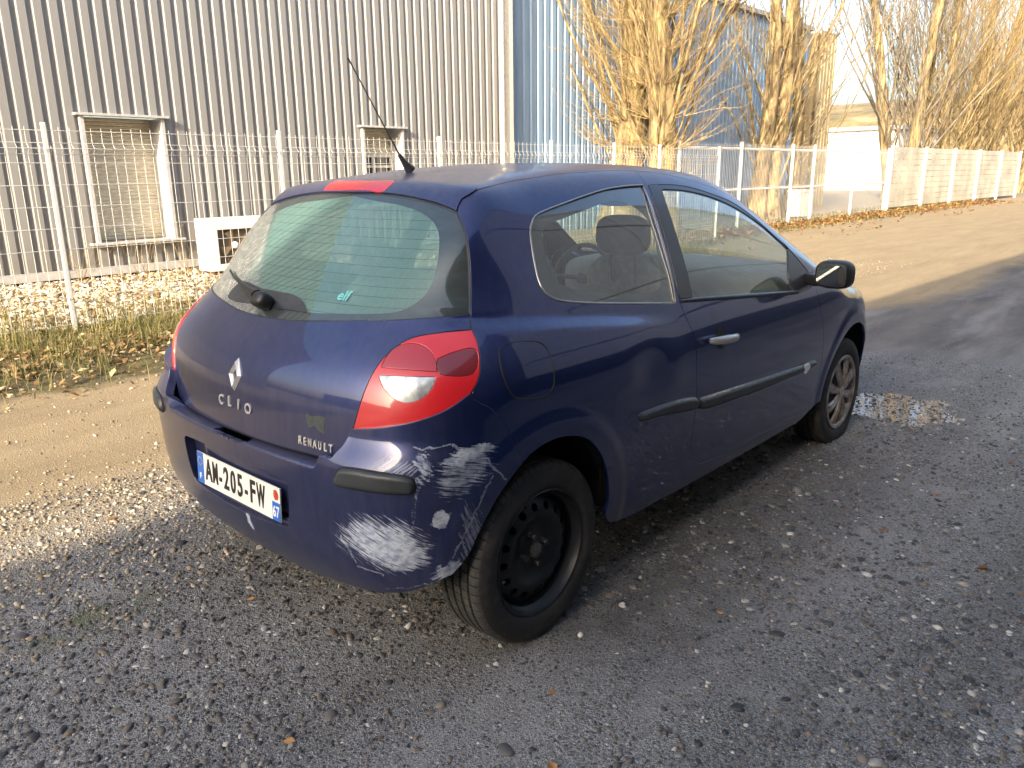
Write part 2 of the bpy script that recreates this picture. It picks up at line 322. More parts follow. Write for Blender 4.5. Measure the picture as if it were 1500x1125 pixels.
wh=empty('warehouse',(3,10.25,0),'grey ribbed metal warehouse wall with two shuttered windows behind the fence','warehouse')
def P(o,par):   # keep world placement under an Empty
    o.parent=par; o.matrix_parent_inverse=Matrix.Translation(par.location).inverted() if par.rotation_euler.z==0 else par.matrix_world.inverted(); return o
FY=10.25
win=[(2.86,4.06,.52,2.33),(7.86,8.86,.9,2.33)]
P(cladding('cladding',None,-9,12.08,FY,.16,9.2,C_grey,.2015,.106,.030,.036,.044,win),wh)
mb=MB(); mb.box((1.55,FY+.02,.10),(21.1,.10,.12)); P(mb.build('base_flashing',C_trim,None,bevel=.004),wh)
mb=MB(); mb.box((1.55,FY+.06,.02),(21.1,.06,.08)); P(mb.build('plinth',M_dark,None),wh)
mb=MB(); mb.box((1.55,FY+.09,4.6),(21.1,.02,9.2)) if 0 else None; mb.add([(12.08,FY,.0),(12.08,FY+14,0),(12.08,FY+14,9.2),(12.08,FY,9.2)],[(0,1,2,3)]); mb.add([(-9,FY+.05,9.2),(12.08,FY+.05,9.2),(12.08,FY+14,9.2),(-9,FY+14,9.2)],[(0,1,2,3)]); mb.add([(-9,FY,.0),(-9,FY+14,0),(-9,FY+14,9.2),(-9,FY,9.2)],[(0,3,2,1)]); P(mb.build('side_wall',C_grey,None),wh)
mb=MB(); mb.box((11.98,FY-.03,4.65),(.24,.10,9.1)); P(mb.build('corner_trim',C_wtrim,None,bevel=.006),wh)
mb=MB(); mb.tube([(11.70,FY-.10,.15),(11.70,FY-.10,9.0)],.055,12); P(mb.build('downpipe',C_wtrim,None,True),wh)
for zc in (1.9,4.2): 
    mb=MB(); mb.tube([(11.70,FY-.10,zc-.02),(11.70,FY-.10,zc+.02)],.064,12); P(mb.build('pipe_clip',C_trim,None,True),wh)
S_m=simple('cream_shutter',(.62,.56,.43),.5); 
for k,(x0,x1,z0,z1) in enumerate(win):
    w=empty('window',((x0+x1)/2,FY,z0)); P(w,wh); bpy.context.view_layer.update()
    def PW(o): o.parent=w; o.matrix_parent_inverse=Matrix.Translation((-(x0+x1)/2,-FY,-z0)); return o
    mb=MB(); mb.box(((x0+x1)/2,FY-.035,z1+.02),(x1-x0+.16,.13,.035)); PW(mb.build('lintel',C_trim,None,bevel=.004))
    mb=MB(); dp=.36
    mb.box((x0+.015,FY+dp/2-.03,(z0+z1)/2),(.05,dp+.06,z1-z0)); PW(mb.build('jamb',C_trim,None)); mb=MB(); mb.box((x1-.015,FY+dp/2-.03,(z0+z1)/2),(.05,dp+.06,z1-z0)); PW(mb.build('jamb',C_trim,None))
    mb=MB(); mb.box(((x0+x1)/2,FY+.06,z0-.015),(x1-x0+.22,.36,.035)); PW(mb.build('sill',C_trim,None,bevel=.004))
    zb=z0 if k==0 else 1.85
    mb=MB(); nsl=int(math.ceil((z1-zb)/.055))
    for i in range(nsl):
        za=zb+i*.055; mb.add([(x0+.04,FY+dp,za),(x1-.04,FY+dp,za),(x1-.04,FY+dp-.010,za+.012),(x0+.04,FY+dp-.010,za+.012),(x1-.04,FY+dp-.010,za+.043),(x0+.04,FY+dp-.010,za+.043),(x1-.04,FY+dp,za+.055),(x0+.04,FY+dp,za+.055)],[(0,1,2,3),(3,2,4,5),(5,4,6,7)])
    PW(mb.build('shutter',S_m,None))
    if k==1:
        mb=MB(); fx=[x0+.04,(x0+x1)/2,x1-.04]
        for f in fx: mb.box((f,FY+dp-.03,(z0+zb)/2),(.05,.04,zb-z0))
        for z in (z0+.02,1.62,zb-.02): mb.box(((x0+x1)/2,FY+dp-.031,z),(x1-x0-.04,.045,.045))
        PW(mb.build('window_frame',C_wtrim,None)); mb=MB(); mb.add([(x0,FY+dp,z0),(x1,FY+dp,z0),(x1,FY+dp,zb),(x0,FY+dp,zb)],[(0,1,2,3)]); PW(mb.build('pane',simple('window_pane',(.05,.06,.06),.05,0,Coat_Weight=1.),None))
# blue shed
bs=empty('blue_shed',(20.5,10.48,0),'long pale blue corrugated shed behind the poplars','shed')
P(cladding('cladding',None,12.1,29.0,10.48,.0,6.45,C_blue,.25,.14,.025,.06,.045),bs)
mb=MB(); mb.box((20.55,10.46,6.5),(17.0,.22,.14)); P(mb.build('roof_edge',C_trim,None),bs)
mb=MB(); mb.add([(29,10.5,0),(29,24,0),(29,24,6.4),(29,10.5,6.4)],[(0,1,2,3)]); mb.add([(12.1,10.6,6.4),(29,10.6,6.4),(29,24,6.4),(12.1,24,6.4)],[(0,1,2,3)]); P(mb.build('side_wall',C_blue,None),bs)
# tan gabled building just past it
tb_=empty('tan_shed',(30.1,10.2,0),'narrow tan wall at the right end of the blue shed','shed')
P(cladding('cladding',None,29.3,30.9,10.2,.0,6.5,clad_mat('tan_cladding',(.42,.33,.19)),.3,.17,.03,.07,.04),tb_)
mb=MB(); mb.box((30.1,12.4,3.2),(1.6,4.2,6.4)); P(mb.build('side_wall',clad_mat('tan_wall',(.40,.31,.18)),None),tb_)

# ---- air conditioning unit against the wall
ac=empty('air_conditioner',(4.55,9.3,0),'white outdoor air conditioning unit standing on the stones by the wall','air conditioner')
Wp=simple('white_enamel',(.75,.73,.68),.4,var=.05)
mb=MB(); X0,X1,Y0,Y1,Z0,Z1=4.02,5.05,9.12,9.5,.06,.85
def fr_box(mb,x0,x1,z0,z1): mb.box(((x0+x1)/2,Y0+.02,(z0+z1)/2),(x1-x0,.06,z1-z0))
fr_box(mb,X0,X1,Z1-.17,Z1); fr_box(mb,X0,X1,Z0,Z0+.10); fr_box(mb,X0,X0+.16,Z0+.1,Z1-.17); fr_box(mb,X1-.28,X1,Z0+.1,Z1-.17); mb.box(((X0+X1)/2,(Y0+Y1)/2+.03,(Z0+Z1)/2),(X1-X0-.004,Y1-Y0-.06,Z1-Z0-.004)) 
P(mb.build('casing',Wp,None,bevel=.008),ac)
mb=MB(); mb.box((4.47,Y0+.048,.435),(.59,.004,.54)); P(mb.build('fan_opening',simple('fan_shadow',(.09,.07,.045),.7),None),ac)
mb=MB(); 
for k in range(4):
    a=k*math.pi/2+.4; mb.add([(4.47+.05*math.cos(a),Y0+.03,.435+.05*math.sin(a)),(4.47+.25*math.cos(a-.35),Y0+.035,.435+.25*math.sin(a-.35)),(4.47+.25*math.cos(a+.35),Y0+.02,.435+.25*math.sin(a+.35))],[(0,1,2)])
P(mb.build('fan_blade',simple('fan_blade_brown',(.20,.15,.09),.5),None),ac)
o=sup_mesh_w=None
bm=bmesh.new(); bmesh.ops.create_uvsphere(bm,u_segments=16,v_segments=8,radius=.055); me=bpy.data.meshes.new('fan_hub'); bm.to_mesh(me); bm.free(); o=link('fan_hub',me,Wp,None,True); o.location=(4.47,Y0+.03,.435); o.parent=ac; o.matrix_parent_inverse=Matrix.Translation(ac.location).inverted()
for x in (4.15,4.9): mb=MB(); mb.box((x,9.31,.03),(.08,.42,.06)); P(mb.build('foot',M_dark,None),ac)

# ---- welded mesh fence
F_w=simple('white_powder_coat',(.60,.59,.56),.4,var=.06)
def wire_panel(x0,y0,x1,y1,H,pitch=.05,rows=None,r=.0028,vf=True):
    """vertical wires with V folds + horizontals, square-section, joined"""
    L=math.hypot(x1-x0,y1-y0); ux,uy=(x1-x0)/L,(y1-y0)/L; nx_,ny_=uy,-ux
    n=int((L-.06)/pitch); folds=[(.17,.0),(.22,.035),(.27,0),(H-.30,.0),(H-.20,0)]
    prof=[(.04,0),(.30,0),(.345,.035),(.39,0),(.90*H/1.9,0),(H-.235,0),(H-.19,.038),(H-.145,0),(H-.0,0)] if vf else [(.04,0),(H,0)]
    V=[];Fq=[]
    def seg(A,B,r):
        A=Vector(A);B=Vector(B);t=(B-A).normalized(); a=t.cross(Vector((nx_,ny_,0.01))).normalized()*r; b=t.cross(a).normalized()*r; s=len(V)
        for q in(A,B):
            for c in(a,b,-a,-b): V.append(tuple(q+c))
        for i in range(4): Fq.append((s+i,s+(i+1)%4,s+4+(i+1)%4,s+4+i))
    for i in range(n+1):
        u=.03+i*pitch; bx,by=x0+ux*u,y0+uy*u
        for (za,oa),(zb,ob) in zip(prof[:-1],prof[1:]): seg((bx+nx_*oa,by+ny_*oa,za),(bx+nx_*ob,by+ny_*ob,zb),r)
    hs=[.08,.29,.345,.40,.6,.8,1.0,1.2,1.4,1.6,H-.24,H-.19,H-.14,H-.03] if vf else [.1,H*.5,H-.05]
    for z in hs:
        o=.035 if any(abs(z-q)<.01 for q in (.345,H-.19)) else 0
        seg((x0+nx_*(o+.004),y0+ny_*(o+.004),z),(x1+nx_*(o+.004),y1+ny_*(o+.004),z),r*1.15)
    return V,Fq
def fence(label,posts,H,pitch,post_w,name='mesh_fence',vf=True,extra=None,r=.0028):
    f=empty(name,(posts[0][0],posts[0][1],0),label,'fence')
    pm=None
    for k,(x,y) in enumerate(posts):
        if pm is None:
            mb=MB(); mb.box((0,0,H/2+.02),(post_w*.7,post_w,H+.04)); o=mb.build('post',F_w,f,bevel=.004); pm=o.data
        else: o=bpy.data.objects.new('post',pm); COL.objects.link(o); o.parent=f
        o.location=(x-posts[0][0],y-posts[0][1],0)
    for (a,b) in zip(posts[:-1],posts[1:]):
        V,Fq=wire_panel(a[0],a[1],b[0],b[1],H,pitch,vf=vf,r=r); me=np_mesh('wire_panel',V,Fq); P(link('wire_panel',me,F_w),f)
    return f
fence('white welded wire mesh fence with folded wires in front of the grey warehouse',[(-3.96,6.0),(-1.49,6.0),(.98,6.0),(3.43,6.0),(5.92,6.0),(8.35,6.0),(10.1,6.0),(11.6,6.0),(14.0,6.02)],1.92,.095,.05,r=.0026)
f2=fence('tall pale mesh fence with a mid rail running on past the poplars',[(14.6,7.35),(17.4,7.2),(20.2,7.05),(21.6,7.0),(24.9,7.0),(28.2,7.0)],2.12,.08,.075,vf=False,r=.0027)
for z in(1.0,2.0):
    mb=MB(); mb.tube([(14.6,7.37,z),(21.6,7.03,z),(28.2,7.03,z)],.03,6); P(mb.build('rail',F_w,None),f2)
# white boarded fence
wf_=empty('boarded_fence',(28.4,7.0,0),'sunlit white boarded fence with posts at the far end of the track','fence')
pts=[(28.4+3.5*k,7.0-.16*k*(1 if k<6 else 1)) for k in range(6)]
Wb=simple('white_boards',(.48,.45,.37),.6,var=.25,scale=1.5)
for k,(x,y) in enumerate(pts):
    mb=MB(); mb.box((x-28.4,y-7.0-.05,1.13),(.10,.10,2.26)); mb.build('post',F_w,wf_)
for a,b in zip(pts[:-1],pts[1:]):
    for r_ in range(10):
        mb=MB(); L=b[0]-a[0]; zz=.12+r_*.212; q=MB(); q.add([(a[0]+.08,a[1],zz),(b[0]-.08,b[1],zz),(b[0]-.08,b[1],zz+.195),(a[0]+.08,a[1],zz+.195)],[(0,1,2,3)]); q.add([(a[0]+.08,a[1],zz+.195),(b[0]-.08,b[1],zz+.195),(b[0]-.08,b[1]+.03,zz+.195),(a[0]+.08,a[1]+.03,zz+.195)],[(0,1,2,3)]); P(q.build('board',Wb,None),wf_)
# small white box behind the fence
mb=MB(); mb.box((0,0,.42),(.8,.5,.75)); mb.box((0,0,.83),(.86,.56,.06)); wbx=mb.build('utility_cabinet',F_w,None,bevel=.01,loc=(23.3,8.0,0)); tag(wbx,'small white utility cabinet seen through the far mesh fence','cabinet')

# ---- far background
hl=[]; 
hm=MB(); V=[];n=40
for i in range(n+1):
    a=R_(-15)+R_(70)*i/n
    for (d,z) in((330,-2),(380,17+4*math.sin(a*5)),(460,30+6*math.sin(a*4+1)),(600,20)): V.append((d*math.cos(a),d*math.sin(a),z))
hm.add(V,[(i*4+j,(i+1)*4+j,(i+1)*4+j+1,i*4+j+1) for i in range(n) for j in range(3)])
def hillm():
    m=NM('hill_scrub'); p=m.geo(); n=m.noise(p,.05,8,.7); return m.done(m.bsdf(Base_Color=m.ramp(n,(.35,(.09,.08,.035)),(.5,(.20,.15,.07)),(.65,(.30,.24,.13))),Roughness=.95))
tag(hm.build('hill',hillm(),None,True),kind='structure')
wb_=empty('white_building',(64,20.5,0),'low bright white industrial building far behind the fence','building')
mb=MB(); mb.box((0,0,2.1),(10,9,4.2)); mb.build('wall',simple('white_render',(.75,.72,.66),.7,var=.08,scale=.5),wb_)
mb=MB(); mb.box((0,0,4.3),(10.6,9.6,.25)); mb.build('roof',C_trim,wb_)
for k in range(4):
    mb=MB(); mb.box((-5.01,-3.3+2.2*k,1.3),(.1,1.5,2.4)); mb.build('shutter_door',C_trim,wb_)

# ---- opposite warehouse (its shadow lies over the yard and it is mirrored in the car)
ow=empty('panel_warehouse',(0,-4.83,0),'tall pale panelled warehouse behind the viewer that shades the yard','warehouse')
ang=-math.atan(.045); ow.rotation_euler=(0,0,ang)
OWm=clad_mat('pale_panel',(.80,.78,.73),.04,.35,.5); HO=8.25
pmesh=None; dmesh=None
for i in range(-7,9):
    for j in range(4):
        if pmesh is None:
            mb=MB(); mb.box((0,0,0),(5.93,.12,1.96)); o=mb.build('wall_panel',OWm,ow,bevel=.01); pmesh=o.data
        else: o=bpy.data.objects.new('wall_panel',pmesh); COL.objects.link(o); o.parent=ow
        o.location=(i*6,-.06,1.35+j*2.03)
        if i<=0:  # unseen stretch made dark to deepen the reflection in the rear quarter
            if dmesh is None: dmesh=pmesh.copy(); dmesh.materials.clear(); dmesh.materials.append(clad_mat('dark_panel',(.10,.095,.09),.05,.3,.6))
            o.data=dmesh

mb=MB(); mb.box((6,-.2,HO/2),(96,.2,HO)); mb.box((6,-.3,HO-.02),(96,.5,.06)); mb.box((6,-.02,.6),(96,.18,1.2)); mb.build('frame_wall',simple('joint_dark',(.05,.05,.05),.8),ow)  # low dark base band added for its reflection in the car side
mb=MB(); mb.box((6,-10,HO-.2),(96,20,.3)); mb.build('roof',C_trim,ow)

yb_=empty('unseen_far_building',(-75,0,0),'long low unseen building far behind the viewer that blocks the horizon glow','building')
mb=MB(); mb.box((0,0,4),(12,90,8)); mb.build('wall',clad_mat('unseen_building_wall',(.33,.30,.27)),yb_)  # unseen building added to keep bright horizon sky out of bumper reflections
mb=MB(); mb.box((0,0,8.15),(13,91,.3)); mb.build('roof',C_trim,yb_)
for k in range(9):
    mb=MB(); mb.box((6.05,-36+9*k,2.2),(.2,4.5,4.2)); mb.build('roller_door',simple('door_blue',(.08,.10,.16),.6) if k==0 else bpy.data.materials['door_blue'],yb_)

# ---- poplars
def bark(name,c1,c2):
    m=NM(name); p=m.geo(); n=m.noise(m.map(p,(7,7,1.2)),1.,6,.7,.5); n2=m.noise(p,3,3)
    c=m.mix(m.ramp(n,(.36,0.),(.6,1.)),c1,c2); c=m.mix(m.math('MULTIPLY',m.smooth(n2,.5,.7),.5),c,(.22,.20,.07))
    return m.done(m.bsdf(Base_Color=c,Roughness=.9,Normal=m.bump(n,.9,.05)))
Bk=bark('poplar_bark',(.035,.024,.013),(.40,.29,.145)); Tw=bark('poplar_twigs',(.22,.155,.07),(.47,.35,.17)); Tg=bark('grey_twigs',(.09,.075,.06),(.22,.18,.13))
def tubes(name,paths,sides,mat,parent):
    """paths: list of (pts (k,3), r0, r1) ; all joined"""
    Vs=[];Fs=[];b=0
    for pts,r0,r1 in paths:
        k=len(pts); T_=np.gradient(pts,axis=0); T_/=np.linalg.norm(T_,axis=1)[:,None]+1e-9
        ref=np.array([1,0,0.]) if abs(T_[0,0])<.8 else np.array([0,1.,0]); A_=np.cross(T_,ref); A_/=np.linalg.norm(A_,axis=1)[:,None]+1e-9; B_=np.cross(T_,A_)
        r=np.linspace(r0,r1,k) if not hasattr(r0,'__len__') else np.array(r0)
        an=np.linspace(0,2*math.pi,sides+1)[:-1]
        V=pts[:,None]+(A_[:,None]*np.cos(an)[None,:,None]+B_[:,None]*np.sin(an)[None,:,None])*r[:,None,None]
        Vs.append(V.reshape(-1,3)); I,J=np.meshgrid(np.arange(k-1),np.arange(sides),indexing='ij'); a0=b+I*sides+J; a1=b+I*sides+(J+1)%sides
        Fs.append(np.stack([a0,a1,a1+sides,a0+sides],-1).reshape(-1,4)); b+=k*sides
    me=np_mesh(name,np.concatenate(Vs),np.concatenate(Fs)); me.shade_smooth(); o=link(name,me,mat,parent); return o
def grow(p0,d,L,k,wob,lift_,rg):
    pts=[p0]; d=d/np.linalg.norm(d)
    for i in range(k):
        d=d+rg.normal(0,wob,3)+np.array([0,0,lift_]); d/=np.linalg.norm(d); pts.append(pts[-1]+d*L/k)
    return np.array(pts)
def poplar(x,y,label,h=15,tr=.4,stems=1,limbs=40,twigs=10,fine=3,spread=.42,seed=1,z0=1.0,twm=None,sprout=60,lean=0.,flare=1.25,fork=99,wide=1.,sub=5):
    rg=np.random.default_rng(seed); t_=empty('poplar_tree',(x,y,0),label,'tree','poplars behind the fence')
    trunkp=[]; lp=[]; tp=[]; fp=[]
    for s in range(stems):
        a=2*math.pi*s/max(stems,1)+seed; off=np.array([math.cos(a),math.sin(a),0])*(.28*tr*2 if stems>1 else 0)
        rs=tr/(stems**.45); k=22; P0=off.copy(); pts=[P0-np.array([0,0,.1])]; d=np.array([off[0]*.35+lean*.05,off[1]*.35,1.])
        for i in range(k): 
            d=d+np.append(rg.normal(0,.035,2),0); d[2]=1; pts.append(pts[-1]+d/np.linalg.norm(d)*h/k)
        pts=np.array(pts); r=rs*(1-np.linspace(0,1,k+1)**.8)*.95+.02; r[0]*=flare*1.1; r[1]*=flare*.92
        # knobbly: several radii
        trunkp.append((pts,r,0))
        nl=limbs//stems
        for i in range(nl):
            u=rg.uniform(z0/h,.85)**1.15 if i>nl*.25 else rg.uniform(z0/h,.28); j=min(int(u*k),k-1); p0=pts[j]+(pts[j+1]-pts[j])*rg.uniform(); az=rg.uniform(0,6.28); sp=rg.uniform(.5,1.3)*spread
            L=(h*.46)*(1-u*.7)*rg.uniform(.55,1.1); rl=.068*tr/.4*(1-u*.75)*rg.uniform(.35,1.); P0=p0+np.array([math.cos(az),math.sin(az),0])*r[j]*.5
            q=grow(P0,np.array([math.cos(az)*sp*1.5,math.sin(az)*sp*1.5,1.]),L,8,.07,.06,rg); lp.append((q,rl,.008))
            for m_ in range(twigs):
                v=rg.uniform(.15,1.); jj=min(int(v*8),7); az2=rg.uniform(0,6.28); dd=q[jj+1]-q[jj]; dd/=np.linalg.norm(dd); dd=dd+np.array([math.cos(az2),math.sin(az2),0])*rg.uniform(.3,.8)*wide
                q2=grow(q[jj]+(q[jj+1]-q[jj])*rg.uniform(),dd,L*rg.uniform(.15,.42),sub,.10,.08,rg); tp.append((q2,.017*rg.uniform(.5,1.1),.004))
                for f_ in range(fine):
                    jf=rg.integers(0,sub); az3=rg.uniform(0,6.28); df=q2[jf+1]-q2[jf]; df/=np.linalg.norm(df)+1e-9; df=df+np.array([math.cos(az3),math.sin(az3),.2])*rg.uniform(.4,.9)*wide
                    fp.append((grow(q2[jf],df,rg.uniform(.25,.9),3,.15,.06,rg),.0065,.0028))
        for i in range(sprout//stems):   # thin shoots straight from the trunk
            u=rg.uniform(.12,.6); j=int(u*k); az=rg.uniform(0,6.28); dd=np.array([math.cos(az),math.sin(az),rg.uniform(.1,.9)])
            q2=grow(pts[j]+np.array([math.cos(az),math.sin(az),0])*r[j]*.8,dd,rg.uniform(.6,2.6),7,.13,.07,rg); tp.append((q2,.013,.004))
            for f_ in range(4):
                jf=rg.integers(1,7); az3=rg.uniform(0,6.28); fp.append((grow(q2[jf],(q2[jf]-q2[jf-1])*3+np.array([math.cos(az3),math.sin(az3),.3])*.5,rg.uniform(.2,.7),3,.2,.08,rg),.006,.0028))
    o=tubes('trunk',trunkp,18,Bk,t_)
    # knobbly bark relief on the trunk
    me=o.data; n=len(me.vertices); co=np.empty(n*3,'f4'); me.vertices.foreach_get('co',co); co=co.reshape(-1,3); w_=.10*tr*np.sin(co[:,2]*3.1+co[:,0]*9)*np.sin(np.arctan2(co[:,1],co[:,0])*4+co[:,2]*1.3); co[:,0]+=w_*np.sign(co[:,0])*.6; co[:,1]+=w_*np.sign(co[:,1])*.6; me.vertices.foreach_set('co',co.ravel()); me.update()
    tubes('limbs',lp,6,Bk if twm is None else twm,t_)
    c=tubes('crown',tp+fp,3,twm or Tw,t_)
    return t_
poplar(14.6,9.0,'thick poplar trunk with curly shoots, nearest to the grey warehouse corner',15,.46,1,34,9,3,.34,3,1.6,sprout=260,wide=1.3)
poplar(14.5,7.75,'poplar forking low beside the thickest trunk, second from the warehouse',15,.40,1,46,10,3,.40,8,1.9,sprout=260,lean=1.,wide=1.2)
poplar(21.9,8.6,'twin stemmed poplar in front of the right half of the blue shed',16,.38,2,34,7,2,.34,12,1.2,sprout=60)
poplar(24.6,8.9,'slim leaning poplar right of the twin stemmed one',15,.24,1,24,7,2,.45,15,1.0,sprout=40,lean=1.5)
poplar(37.0,9.2,'dark fan shaped bare poplar with upright branches left of the golden ones',18,.42,2,80,9,2,.34,21,1.6,twm=Tg,sprout=10)
poplar(41.0,8.9,'golden bare poplar with dense upright twigs beside the dark fan shaped one',18,.30,2,110,9,2,.34,33,.8,sprout=60)
poplar(45.0,8.5,'second golden bare poplar over the white boarded fence',17,.30,2,110,9,2,.38,34,.8,sprout=60)
poplar(49.5,8.1,'third golden bare poplar over the white boarded fence',17,.30,2,110,8,2,.42,35,.8,sprout=60)
poplar(54.5,7.7,'golden bare poplar at the right edge of the picture',17,.30,2,100,8,2,.45,36,.8,sprout=60)
# thin dry weeds along the warehouse wall
rg=np.random.default_rng(77)
for k in range(4):
    x=(2.45,3.2,3.75,5.3)[k]; wd=[]
    for i in range(10):
        q=grow(np.array([rg.normal(0,.05),rg.normal(0,.05),0]),np.array([rg.normal(0,.25),rg.normal(0,.25),1.]),rg.uniform(.5,1.05),6,.12,.02,rg); wd.append((q,.004,.0015))
        for f_ in range(4): j=rg.integers(2,6); wd.append((grow(q[j],rg.normal(0,1,3)+np.array([0,0,.6]),.16,3,.2,0,rg),.0022,.001))
    o=tubes('dry_weed',wd,3,Tw,None); o.location=(x,9.0+rg.uniform(0,.9),0); tag(o,('dry weed stalks left of the big shuttered window','dry brown weed stalks under the left half of the big shuttered window','dry brown weed stalks under the right half of the big shuttered window','dry weed stalks beside the white air conditioning unit')[k],'weed','dry weeds by the wall')

# ================================================================== CAR BODY SURFACE (implicit; car length along +x, y>0 is the left side)
def nspl(xs,ys):
    xs=np.array(xs,float);ys=np.array(ys,float);n=len(xs);h=np.diff(xs)
    A=np.zeros((n,n));b=np.zeros(n);A[0,0]=A[-1,-1]=1
    for i in range(1,n-1):
        A[i,i-1]=h[i-1];A[i,i]=2*(h[i-1]+h[i]);A[i,i+1]=h[i];b[i]=6*((ys[i+1]-ys[i])/h[i]-(ys[i]-ys[i-1])/h[i-1])
    M=np.linalg.solve(A,b)
    def f(x):
        x=np.asarray(x,float);xc=np.clip(x,xs[0],xs[-1]);i=np.clip(np.searchsorted(xs,xc)-1,0,n-2)
        a=(xs[i+1]-xc);c=(xc-xs[i]);H=h[i]
        v=(M[i]*a**3+M[i+1]*c**3)/(6*H)+(ys[i]/H-M[i]*H/6)*a+(ys[i+1]/H-M[i+1]*H/6)*c
        s0=(ys[1]-ys[0])/h[0]-h[0]*M[1]/6; s1=(ys[-1]-ys[-2])/h[-1]+h[-1]*M[-2]/6
        return v+np.where(x<xs[0],(x-xs[0])*s0,0)+np.where(x>xs[-1],(x-xs[-1])*s1,0)
    return f
def tab(*a): return nspl(a[0::2],a[1::2])
def smax(a,b,k):
    h=np.maximum(k-np.abs(a-b),0)/k
    return np.maximum(a,b)+h**3*k/6
def sst(e0,e1,x):
    t=np.clip((x-e0)/(e1-e0),0,1); return t*t*(3-2*t)
Wz=tab(.15,.775,.25,.812,.35,.826,.45,.836,.58,.850,.70,.856,.82,.851,.91,.834,.98,.812,1.06,.782,1.16,.734,1.26,.682,1.36,.626,1.44,.578,1.52,.525)
Tl=tab(-.7,.17,-.5,.10,-.3,.05,0,.018,.4,.004,.9,0,1.8,.002,2.3,.008,2.6,.022,2.9,.05,3.2,.12,3.5,.22)
Th=tab(-.5,.15,-.2,.085,.1,.046,.5,.018,.9,.0,1.3,.0,1.7,.012,2.1,.03,2.5,.06,3.,.1,3.5,.2)
Xr=tab(.1,-.42,.2,-.47,.3,-.53,.4,-.558,.55,-.566,.66,-.567,.75,-.560,.85,-.546,.93,-.516,.99,-.470,1.03,-.433,1.10,-.367,1.2,-.268,1.3,-.167,1.4,-.062,1.5,.045)
Xb=tab(.1,-.40,.2,-.465,.25,-.515,.32,-.562,.40,-.588,.50,-.600,.58,-.603,.64,-.603,.70,-.60,.8,-.59)
Zt=tab(-.3,1.395,-.1,1.436,.1,1.457,.3,1.478,.5,1.494,.725,1.502,1.0,1.502,1.25,1.490,1.42,1.466,1.55,1.425,1.75,1.33,2.0,1.20,2.25,1.07,2.42,.995,2.6,.960,2.8,.925,3.0,.875,3.2,.79,3.35,.68,3.45,.55)
Xf=tab(.15,3.25,.3,3.36,.45,3.395,.6,3.385,.75,3.34,.9,3.25,1.1,3.1)
def Ys(x,z):
    s=sst(.85,1.25,z)
    y=Wz(z)-(Tl(x)*(1-s)+Th(x)*s)
    # shoulder ridge
    zc=1.033-.115*np.clip(x,-.5,1.5)
    y=y+.019*sst(-.30,-.17,x)*(1-sst(.34,.78,x))*(1-sst(zc-.022,zc+.022,z))*sst(zc-.38,zc-.03,z)
    for cx,R in ((0.0,.345),(2.585,.325)):
        rr=np.sqrt((x-cx)**2+(z-.34)**2)
        y=y+.010*(1-sst(R+.045,R+.10,rr))*sst(.2,.36,z)
    # dent in quarter
    y=y-.010*np.exp(-((x-.52)/.10)**2-((z-.80)/.07)**2)+.004*np.exp(-((x-.70)/.08)**2-((z-.76)/.08)**2)
    return y
def F(P,mode='body'):
    x,y,z=P[...,0],P[...,1],P[...,2]; ay=np.abs(y)
    e=.01
    ys=Ys(x,z); sz=(Ys(x,z+e)-Ys(x,z-e))/(2*e)
    a=(ay-ys)/np.sqrt(1+np.clip(sz,-1.5,1.5)**2)
    ay1=np.minimum(ay,1.); bow=.17*ay1**2+.13*ay1**4
    if mode=='bumper':
        xr=Xb(z); wing=sst(.40,.56,ay)*sst(.676,.775,z)
        xr=xr*(1-wing)+wing*(Xr(z)-.003)
        sl=(Xb(z+e)-Xb(z-e))/(2*e)
        k=.22
        bow=.12*ay1**2+.10*ay1**4
        a=a-(.004+.012*(1-sst(-.45,-.22,x)))*(1-sst(.69,.80,z))
        zl=.668+.6*sst(.44,.56,ay)-.024*(1-sst(.074,.090,ay))*sst(-.600,-.590,x)
    else:
        xr=Xr(z); sl=(Xr(z+e)-Xr(z-e))/(2*e)
        k=.24+.10*sst(.9,1.05,z)-.26*sst(1.05,1.3,z)
    b=(xr+bow-x)/np.sqrt(1+np.clip(sl,-2,2)**2)
    f=smax(a,b,k)
    c=(x-(Xf(z)-.30*ay1**2-.2*ay1**4)); f=smax(f,c,.30+.2*sst(.5,.7,z))
    if mode=='bumper': f=smax(f,z-zl,.010)
    st=(Zt(x+e)-Zt(x-e))/(2*e)
    cr=.09+.06*sst(1.4,1.8,x)
    d=(z-(Zt(x)-cr*ay1**2))/np.sqrt(1+np.clip(st,-2,2)**2)
    kt=.16-.05*sst(1.3,1.8,x)+.06*sst(2.3,2.6,x)
    kt=np.where(b>a,.035+.0*kt,kt) if False else kt
    # near rear use small radius
    w=sst(-.05,.25,x)
    kt=kt*w+(.06)*(1-w)
    f=smax(f,d,kt)
    return f
def grad(P,mode='body',e=2e-3):
    g=np.stack([F(P+np.array(v)*e,mode)-F(P-np.array(v)*e,mode) for v in ((1,0,0),(0,1,0),(0,0,1))],-1)
    return g/np.linalg.norm(g,axis=-1,keepdims=True)

